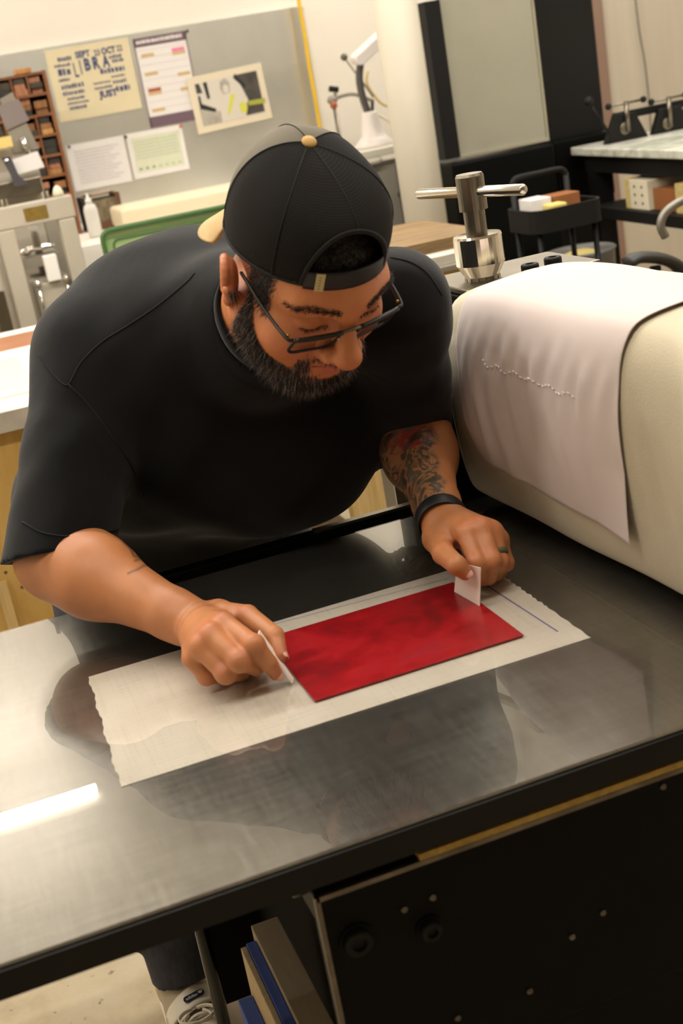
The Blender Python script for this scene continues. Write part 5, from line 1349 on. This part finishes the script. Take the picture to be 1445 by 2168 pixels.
# ---- trousers and the shoe that shows under the press
T = Field((0.0, 1.76, 0.06), (0.74, 2.32, 1.02), 0.007)
def denim():
    m = mat('denim', (52, 54, 62), 0.85); t = NT(m); v = t.coord((1, 1, 0.25)); n = t.noise(v, 160, 2); n2 = t.noise(t.coord(), 9, 3)
    t.link(t.mix(0.4, t.ramp(n, [(0.3, (34, 36, 44)), (0.7, (66, 69, 80))]), t.ramp(n2, [(0.3, (40, 40, 46)), (0.7, (76, 78, 90))])), t.b.inputs['Base Color']); t.bump(n, 0.2, 0.001); return m
AN_R = np.array([0.128, 1.938, 0.125])
for pr_, k in ((ell((0.295, 2.06, 0.86), (0.215, 0.165, 0.15)), 0), (rcone((0.20, 2.06, 0.80), (0.15, 1.955, 0.48), 0.115, 0.095), 0.05), (rcone((0.41, 2.08, 0.80), (0.50, 2.02, 0.47), 0.115, 0.085), 0.05),
               (isect(rcone((0.15, 1.955, 0.48), AN_R + (0.012, -0.012, -0.06), 0.092, 0.062), AN_R + (0, 0, -0.046), (0.1, -0.25, -1)), 0.03), (isect(rcone((0.50, 2.02, 0.47), (0.535, 2.08, 0.07), 0.083, 0.058), (0.535, 2.08, 0.10), (0, 0, -1)), 0.03),
               (rcone(AN_R + (-0.06, -0.015, 0.05), AN_R + (0.035, -0.05, 0.09), 0.010, 0.012), 0.03)):
    T.add(pr_, k)
tp, tf = T.mesh(); del T
trousers = link_mesh('trousers', tp, tf, denim(), person, smooth=True)
link_mesh('belt_loop', *sbox(0.072, 0.078, 1.93, 1.945, 0.89, 0.94), denim(), trousers, bev=0.001)
def make_shoe(an, lab):
    K = Field(an + (-0.08, -0.26, -0.13), an + (0.08, 0.11, 0.04), 0.003)
    g = an.copy(); g[2] = 0
    K.add(ell(g + (0, -0.01, 0.055), (0.043, 0.075, 0.050)))
    K.add(ell(g + (0, -0.10, 0.042), (0.048, 0.085, 0.038)), 0.03)
    K.add(ell(g + (0, -0.165, 0.034), (0.046, 0.055, 0.030)), 0.02)
    K.add(rcone(g + (0, 0.012, 0.05), g + (0, 0.012, 0.105), 0.043, 0.040), 0.02)
    K.add(half(g + (0, 0, 0.016), (0, 0, -1), g + (-0.1, -0.3, -0.1), g + (0.1, 0.2, 0.016)), 0.003, 'd')
    p, f = K.mesh()
    sh = link_mesh('shoe', p, f, mat('shoe_leather', (176, 162, 136), 0.55, var=0.05, scale=20), person, smooth=True)
    w = [(0.034, 0.055), (0.046, 0.02), (0.046, -0.06), (0.05, -0.13), (0.046, -0.185), (0.03, -0.218), (0, -0.228)]
    out = [(a, b) for a, b in w] + [(-a, b) for a, b in w[::-1][1:]] + [(-0.02, 0.072), (0.02, 0.072)]
    link_mesh('sole', *sprism(out[::-1], g + (0, 0, 0.001), (1, 0, 0), (0, 1, 0), 0.02), mat('shoe_sole', (228, 218, 200), 0.6), sh, bev=0.004)
    kb = BVHTree.FromPolygons([tuple(q) for q in p], [tuple(int(i) for i in q) for q in f])
    def top(x, y, up=0.0):
        h = kb.ray_cast(Vector((g[0] + x, g[1] + y, 0.3)), Vector((0, 0, -1)))
        if h[0] is not None: return np.array(h[0]) + (0, 0, up)
        return np.array([g[0] + x, g[1] + y, 0.03])
    # broad strap over the instep
    def strap_fn(u, v):
        a = (u - 0.5) * 2; x = a * 0.047
        y = -0.066 - 0.040 * v + 0.012 * a - 0.01 * (1 - a * a)
        q = top(x, y, 0.010 + 0.002 * (1 - a * a)); q[2] = max(q[2], 0.094 - 0.034 * abs(a) ** 2.4 - 0.022 * v)
        return q
    st = link_mesh('strap', *sgrid(strap_fn, 24, 8, -0.004), mat('strap_leather', (220, 209, 188), 0.5), sh, smooth=True)
    # dark oval badge with the maker's word and trefoil
    cu, e1 = strap_fn(0.56, 0.5), strap_fn(0.66, 0.5); e0 = strap_fn(0.46, 0.5); v0, v1 = strap_fn(0.56, 0.3), strap_fn(0.56, 0.7)
    du = e1 - e0; du /= np.linalg.norm(du); dv = v0 - v1; dv = dv - du * (dv @ du); dv /= np.linalg.norm(dv); nn = np.cross(du, dv)
    bd_ = link_mesh('badge', *sprism(rrect(0.038, 0.0125, 0.006, 5), cu + nn * 0.0005, du, dv, 0.0016), mat('badge_blue', (26, 30, 48), 0.4), st)
    tv, tf_ = text_shape('adidas', 0.0088, cu + nn * 0.0022 - du * 0.0045, du, dv, 0.0002, off=0.00012)
    M_let = mat('badge_print', (214, 206, 190), 0.5)
    link_mesh('lettering', tv, tf_, M_let, bd_)
    lf = []
    for a in (-0.62, 0, 0.62):
        d = np.array([math.sin(a), math.cos(a)]); c = cu + nn * 0.0022 + du * 0.0125 - dv * 0.0022
        P_ = []
        for t_ in np.linspace(0, 2 * PI, 14, endpoint=False):
            l, w_ = 0.0034 + 0.0031 * math.cos(t_), 0.00155 * math.sin(t_) * (1.0)
            P_.append((d[0] * l + d[1] * w_, d[1] * l - d[0] * w_))
        lf.append(sprism(P_[::-1], c, du, dv, 0.0002))
    link_mesh('emblem', *cat(*lf), M_let, bd_)
    ml = mat('shoe_lace', (222, 212, 192), 0.8)
    for i in range(4):
        y = -0.116 - 0.020 * i
        P_ = [top(x, y + 0.006 * math.sin(x * 60 + i) , 0.004 + 0.004 * (1 - (x / 0.03) ** 2)) for x in np.linspace(-0.026, 0.026, 9)]
        link_mesh('lace', *stube(P_, 0.0034, 7, flat=0.45, up=(0, 1, 0)), ml, sh, smooth=True)
    for s in (-1, 1):
        c = top(s * 0.004, -0.126, 0.010)
        P_ = [c + np.array([s * 0.026 * math.sin(t_) * (1 - 0.2 * math.cos(t_)), -0.018 * (1 - math.cos(t_)) + 0.004, 0.004 * math.sin(t_) + 0.003]) for t_ in np.linspace(0, PI * 1.75, 18)]
        link_mesh('lace', *stube(P_, 0.0034, 7, flat=0.45, up=(0, 0.3, 1)), ml, sh, smooth=True)
    return sh
make_shoe(AN_R, 'right'); make_shoe(np.array([0.535, 2.08, 0.12]), 'left')

# ---- backwards cap
RX, RY, RYC = 0.0835, 0.102, -0.010
def rim(ph):
    zf = 0.067 * (0.5 + 0.5 * math.cos(ph)) + 0.014 * (0.5 - 0.5 * math.cos(ph))
    return np.array([RX * math.sin(ph), RYC + RY * math.cos(ph), zf])
BTN = np.array([0, -0.038, 0.150])
def cap_pt(ph, t, off=0.0):
    p0 = rim(ph); out = np.array([math.sin(ph), math.cos(ph), 0])
    fr = 0.5 + 0.5 * math.cos(ph)
    p1 = p0 + out * (0.012 - 0.003 * fr) + np.array([0, 0, 0.078 * (1 - fr) + 0.062 * fr])
    hd = p0 - BTN; hd[2] = 0; L = np.linalg.norm(hd); hd /= L
    p2 = BTN + hd * L * (0.76) + np.array([0, 0, 0.004 * fr + 0.006 * (1 - fr)])
    q = p0 * (1 - t) ** 3 + 3 * p1 * t * (1 - t) ** 2 + 3 * p2 * t * t * (1 - t) + BTN * t ** 3
    # six panels: slightly flatter between the seams
    q = q + out * (-0.0018 * (0.5 - 0.5 * math.cos(6 * ph)) * math.sin(PI * t)) + out * off
    return q
NPH, NT_ = 240, 70
gv, gf, gm, guv = [], [], [], []
for j in range(NT_):
    for i in range(NPH):
        ph = 2 * PI * i / NPH - PI; t = (j / (NT_ - 1)) ** 0.9 * 0.995
        gv.append(h2w(cap_pt(ph, t))); guv.append((ph * 0.095, t * 0.15, 0))
def arch(ph, t):
    a = ph * 0.098; b = t * 0.215
    return ((a - 0.009) / 0.058) ** 2 + (b / 0.094) ** 2
for j in range(NT_ - 1):
    for i in range(NPH):
        ph = 2 * PI * (i + 0.5) / NPH - PI; t = ((j + 0.5) / (NT_ - 1)) ** 0.9
        if arch(ph, t) < 1: continue
        gf.append([j * NPH + i, j * NPH + (i + 1) % NPH, (j + 1) * NPH + (i + 1) % NPH, (j + 1) * NPH + i]); gm.append(1 if abs(ph) > math.radians(122) else 0)
def cap_mesh_mat():
    m = mat('cap_mesh', (14, 13, 12), 0.85, spec=0.2); t = NT(m)
    a = t.new('ShaderNodeAttribute', attribute_name='cap_uv'); sp_ = t.new('ShaderNodeSeparateXYZ'); t.link(a.outputs['Vector'], sp_.inputs[0])
    su = t.math('SINE', t.math('MULTIPLY', sp_.outputs[0], 2 * PI / 0.0030)); sv = t.math('SINE', t.math('MULTIPLY', sp_.outputs[1], 2 * PI / 0.0030))
    h = t.math('MULTIPLY', t.math('ADD', su, 1.0), t.math('ADD', sv, 1.0))
    t.link(t.ramp(t.math('MULTIPLY', h, 0.25), [(0.2, (34, 31, 28)), (0.65, (6, 6, 6))]), t.b.inputs['Base Color'])
    t.bump(h, -0.5, 0.0006); return m
cap = link_mesh('cap', gv, gf, [cap_mesh_mat(), mat('cap_khaki', (112, 104, 88), 0.85)], person, smooth=True)
set_attr(cap.data, 'cap_uv', np.array(guv), 'FLOAT_VECTOR')
cap.data.polygons.foreach_set('material_index', gm)
so = cap.modifiers.new('thickness', 'SOLIDIFY'); so.thickness = 0.0016; so.offset = 1
M_capd = mat('cap_binding', (16, 15, 14), 0.8)
# binding of the opening, seams, sweat band edge, strap
ar = [h2w(cap_pt((0.009 + 0.058 * math.cos(a)) / 0.098, max(0.002, 0.094 * math.sin(a) / 0.215), 0.001)) for a in np.linspace(-0.02, PI + 0.02, 40)]
link_mesh('binding', *stube(ar, 0.0032, 8, flat=0.6), M_capd, cap, smooth=True)
for k in range(6):
    ph = k * PI / 3
    ts = np.linspace(0.0 if k else 0.42, 0.97, 26)
    link_mesh('seam', *stube([h2w(cap_pt(ph, t, 0.0010)) for t in ts], 0.0007, 6), M_capd, cap, smooth=True)
eg = [h2w(cap_pt(a, 0.0, 0.0005)) for a in np.linspace(0.60, 2 * PI - 0.60, 80)]
link_mesh('rim_binding', *stube(eg, 0.0022, 8), M_capd, cap, smooth=True)
def strap_c(u, v):
    a = -0.66 + 1.32 * u; q = cap_pt(a, 0.0, 0.002); q[2] += -0.003 + 0.024 * v; q[1] -= 0.002 * v; return h2w(q)
strap = link_mesh('strap', *sgrid(strap_c, 40, 6, 0.0018), mat('strap_plastic', (24, 23, 22), 0.5), cap, smooth=True)
for i in range(3):
    a = -0.42 - 0.085 * i
    q = cap_pt(a, 0.0, 0.0022); q[2] += 0.008
    link_mesh('snap_hole', *slathe([(0.0022, -0.001), (0.0022, 0.0006), (0.001, 0.0008)], h2w(q), HM @ np.array([math.sin(a), math.cos(a), 0.1]), 10), mat('snap_dark', (6, 6, 6), 0.6), strap)
a = 0.475
def tag_fn(u, v):
    q = cap_pt(a - 0.052 + 0.104 * u, 0.0, 0.0036); q[2] += -0.004 + 0.024 * v; q[1] -= 0.002 * v; return h2w(q)
tg = link_mesh('tag', *sgrid(tag_fn, 6, 6, 0.001), mat('tag_cream', (206, 190, 138), 0.7), cap)
for k in range(5):
    p0, p1 = tag_fn(0.42, 0.16 + 0.16 * k), tag_fn(0.66, 0.16 + 0.16 * k); nn = HM @ np.array([math.sin(a), math.cos(a), 0]) * 0.0008
    link_mesh('stitch', *stube([p0 + nn, p1 + nn], 0.0006, 5), mat('tag_thread', (120, 104, 66), 0.8), tg)
bt = cap_pt(0, 1.0)
link_mesh('button', *(lambda s_: (np.array([h2w(BTN + p) for p in s_[0]]), s_[1]))(ssphere((0, 0, 0.0), 0.0085, 16, 8, (1, 1, 0.62))), mat('cork_tan', (206, 164, 96), 0.7, var=0.08, scale=150), cap, smooth=True)
def bill_fn(u, v):
    dl = (u - 0.5) * 2; ph = PI + dl * math.radians(58); p0 = rim(ph); out = np.array([math.sin(ph), math.cos(ph), 0])
    L = 0.013 + 0.036 * (1 - abs(dl) ** 2.2)
    s_ = v * L
    return h2w(p0 + out * (s_ - 0.002) + np.array([0, 0, 0.004 - 1.5 * s_ - 0.012 * dl * dl * min(1, v * 1.4) ** 1.2]))
link_mesh('bill', *sgrid(bill_fn, 40, 14, 0.0035), mat('bill_cork', (198, 164, 112), 0.75, var=0.06, scale=120), cap, smooth=True)

# ---- glasses
M_fr = mat('tortoise_frame', (12, 12, 12), 0.4, col2=(44, 39, 28), scale=110)
HX, HY, HZ = 0.0725, 0.0965, 0.007
def fpt(x, z):                       # the front is wrapped and leans with its lower edge towards the face
    return np.array([x, 0.107 - 0.0105 * (abs(x) / HX) ** 2 + 0.30 * z, HZ + z])
gl = None
fr_parts = []
for s in (1, -1):
    cx = s * 0.0395; loop = [fpt(cx + a, -0.0150 + b) for a, b in rrect(0.055, 0.033, 0.010, 5)]
    o = link_mesh('glasses' if gl is None else 'rim', *stube([h2w(p) for p in loop], 0.0019, 7, closed=True), M_fr, person if gl is None else gl, smooth=True)
    if gl is None: gl = o
    def lens_fn(u, v, s=s, cx=cx):
        w = 0.0535 * (1 - 0.10 * (2 * v - 1) ** 4); return h2w(fpt(cx + (u - 0.5) * w, -0.015 + (v - 0.5) * 0.0315))
    link_mesh('lens', *sgrid(lens_fn, 8, 8), film_mat_lens(), gl, smooth=True)
    top_ = [h2w(fpt(cx + a, 0.0008) + (0, 0.001, 0)) for a in np.linspace(-0.0275, 0.0275, 12)]
    link_mesh('brow_bar', *stube(top_, 0.0030, 8), M_fr, gl, smooth=True)
    T_ = smoothpath([np.array([s * (HX - 0.004), HY + 0.001, HZ]), np.array([s * (HX + 0.002), HY - 0.004, HZ + 0.001]), np.array([s * 0.0785, 0.055, 0.010]), np.array([s * 0.0810, 0.018, 0.016]), np.array([s * 0.0815, -0.002, 0.018])], 6)
    link_mesh('temple', *stube([h2w(p) for p in T_], 0.0030, 8, flat=0.7), M_fr, gl, smooth=True)
    link_mesh('hinge', *ssphere(h2w((s * (HX - 0.001), HY - 0.006, HZ + 0.0015)), 0.0022, 8, 6), M_brass, gl, smooth=True)
    link_mesh('nose_pad', *ssphere(h2w((s * 0.011, 0.102, HZ - 0.012)), 0.003, 8, 6, (1, 1, 1.5)), mat('clear_pad', (200, 190, 180), 0.2), gl, smooth=True)
link_mesh('bridge', *stube([h2w(fpt(x, 0.001 + 0.002 * (1 - (x / 0.0125) ** 2)) + (0, 0.001, 0)) for x in np.linspace(-0.0125, 0.0125, 9)], 0.0022, 8), mat('bridge_metal', (120, 116, 108), 0.3, 0.8), gl, smooth=True)

# ---- wristband and ring
axl = (WR_L - EL_L) / np.linalg.norm(WR_L - EL_L); cL = WR_L + axl * 0.000
u1, u2, _ = frame_axes(axl)
rp = [cL + (u1 * math.cos(a) + u2 * math.sin(a)) * 0.0325 for a in np.linspace(0, 2 * PI, 40, endpoint=False)]
band = link_mesh('wristband', *stube(rp, 0.0125, 10, closed=True, flat=0.22, up=axl), mat('black_rubber', (22, 22, 22), 0.5), person, smooth=True)
ic = cL + (-0.026, 0.0, -0.018)
link_mesh('tracker', *ssphere(ic, 0.011, 14, 8, (0.6, 0.9, 1.3)), mat('black_rubber', (22, 22, 22), 0.5), band, smooth=True)
p, r = FL['ring']; p2, r2 = FL['little']
q = p2[0] * 0.48 + p2[1] * 0.52; d_ = p2[1] - p2[0]; u1, u2, _ = frame_axes(d_)
q = p[0] * 0.3 + p[1] * 0.7; d_ = p[1] - p[0]; u1, u2, _ = frame_axes(d_); 
link_mesh('ring', *stube([q + (u1 * math.cos(a) + u2 * math.sin(a)) * 0.0122 for a in np.linspace(0, 2 * PI, 28, endpoint=False)], 0.0036, 8, closed=True, flat=0.35, up=d_), mat('green_silicone', (70, 84, 50), 0.6), person, smooth=True)

# ---- the two paper cards he pinches
M_card = mat('card_stock', (236, 222, 210), 0.6)
def card(pix, name, lab, t=0.0009, m=M_card):
    P_ = [Zp(x, y, ZB + h) for x, y, h in pix]
    n_ = np.cross(P_[1] - P_[0], P_[3] - P_[0]); n_ /= np.linalg.norm(n_)
    V = np.array(P_ + [p + n_ * t for p in P_])
    return solo(name, V, [[3, 2, 1, 0], [4, 5, 6, 7]] + [[i, (i + 1) % 4, (i + 1) % 4 + 4, i + 4] for i in range(4)], m, lab, 'card')
P0, P1 = Zp(617, 1447, ZB + .0048), Zp(545, 1345, ZB + .060)
aw = np.array([0.35, 0.94, 0.0]) * 0.012
def card4(P_, t, lab):
    n_ = np.cross(P_[1] - P_[0], P_[3] - P_[0]); n_ /= np.linalg.norm(n_)
    V = np.array(list(P_) + [p + n_ * t for p in P_])
    return solo('paper_card', V, [[3, 2, 1, 0], [4, 5, 6, 7]] + [[i, (i + 1) % 4, (i + 1) % 4 + 4, i + 4] for i in range(4)], M_card, lab, 'card')
card4([P0, P0 + aw, P1 + aw, P1], 0.0022, 'white folded paper card seen edge on in the right hand at the red plate')
Q = [Zp(x, y, ZB + h) for x, y, h in ((968, 1190, .052), (962, 1252, .0050), (1016, 1283, .0050), (1018, 1202, .058))]
cb = card4(Q, 0.0009, 'white paper card held upright in the left hand at the red plate')
a_, b_ = Q[0] * 0.28 + Q[1] * 0.27 + Q[2] * 0.2 + Q[3] * 0.25, Q[0] * 0.15 + Q[1] * 0.4 + Q[2] * 0.27 + Q[3] * 0.18
vd = np.array([0, -0.0012, 0.0006])
link_mesh('pencil_mark', *stube([a_ + vd, b_ + vd], 0.0006, 5), mat('mark_grey', (110, 96, 90), 0.8), cb)
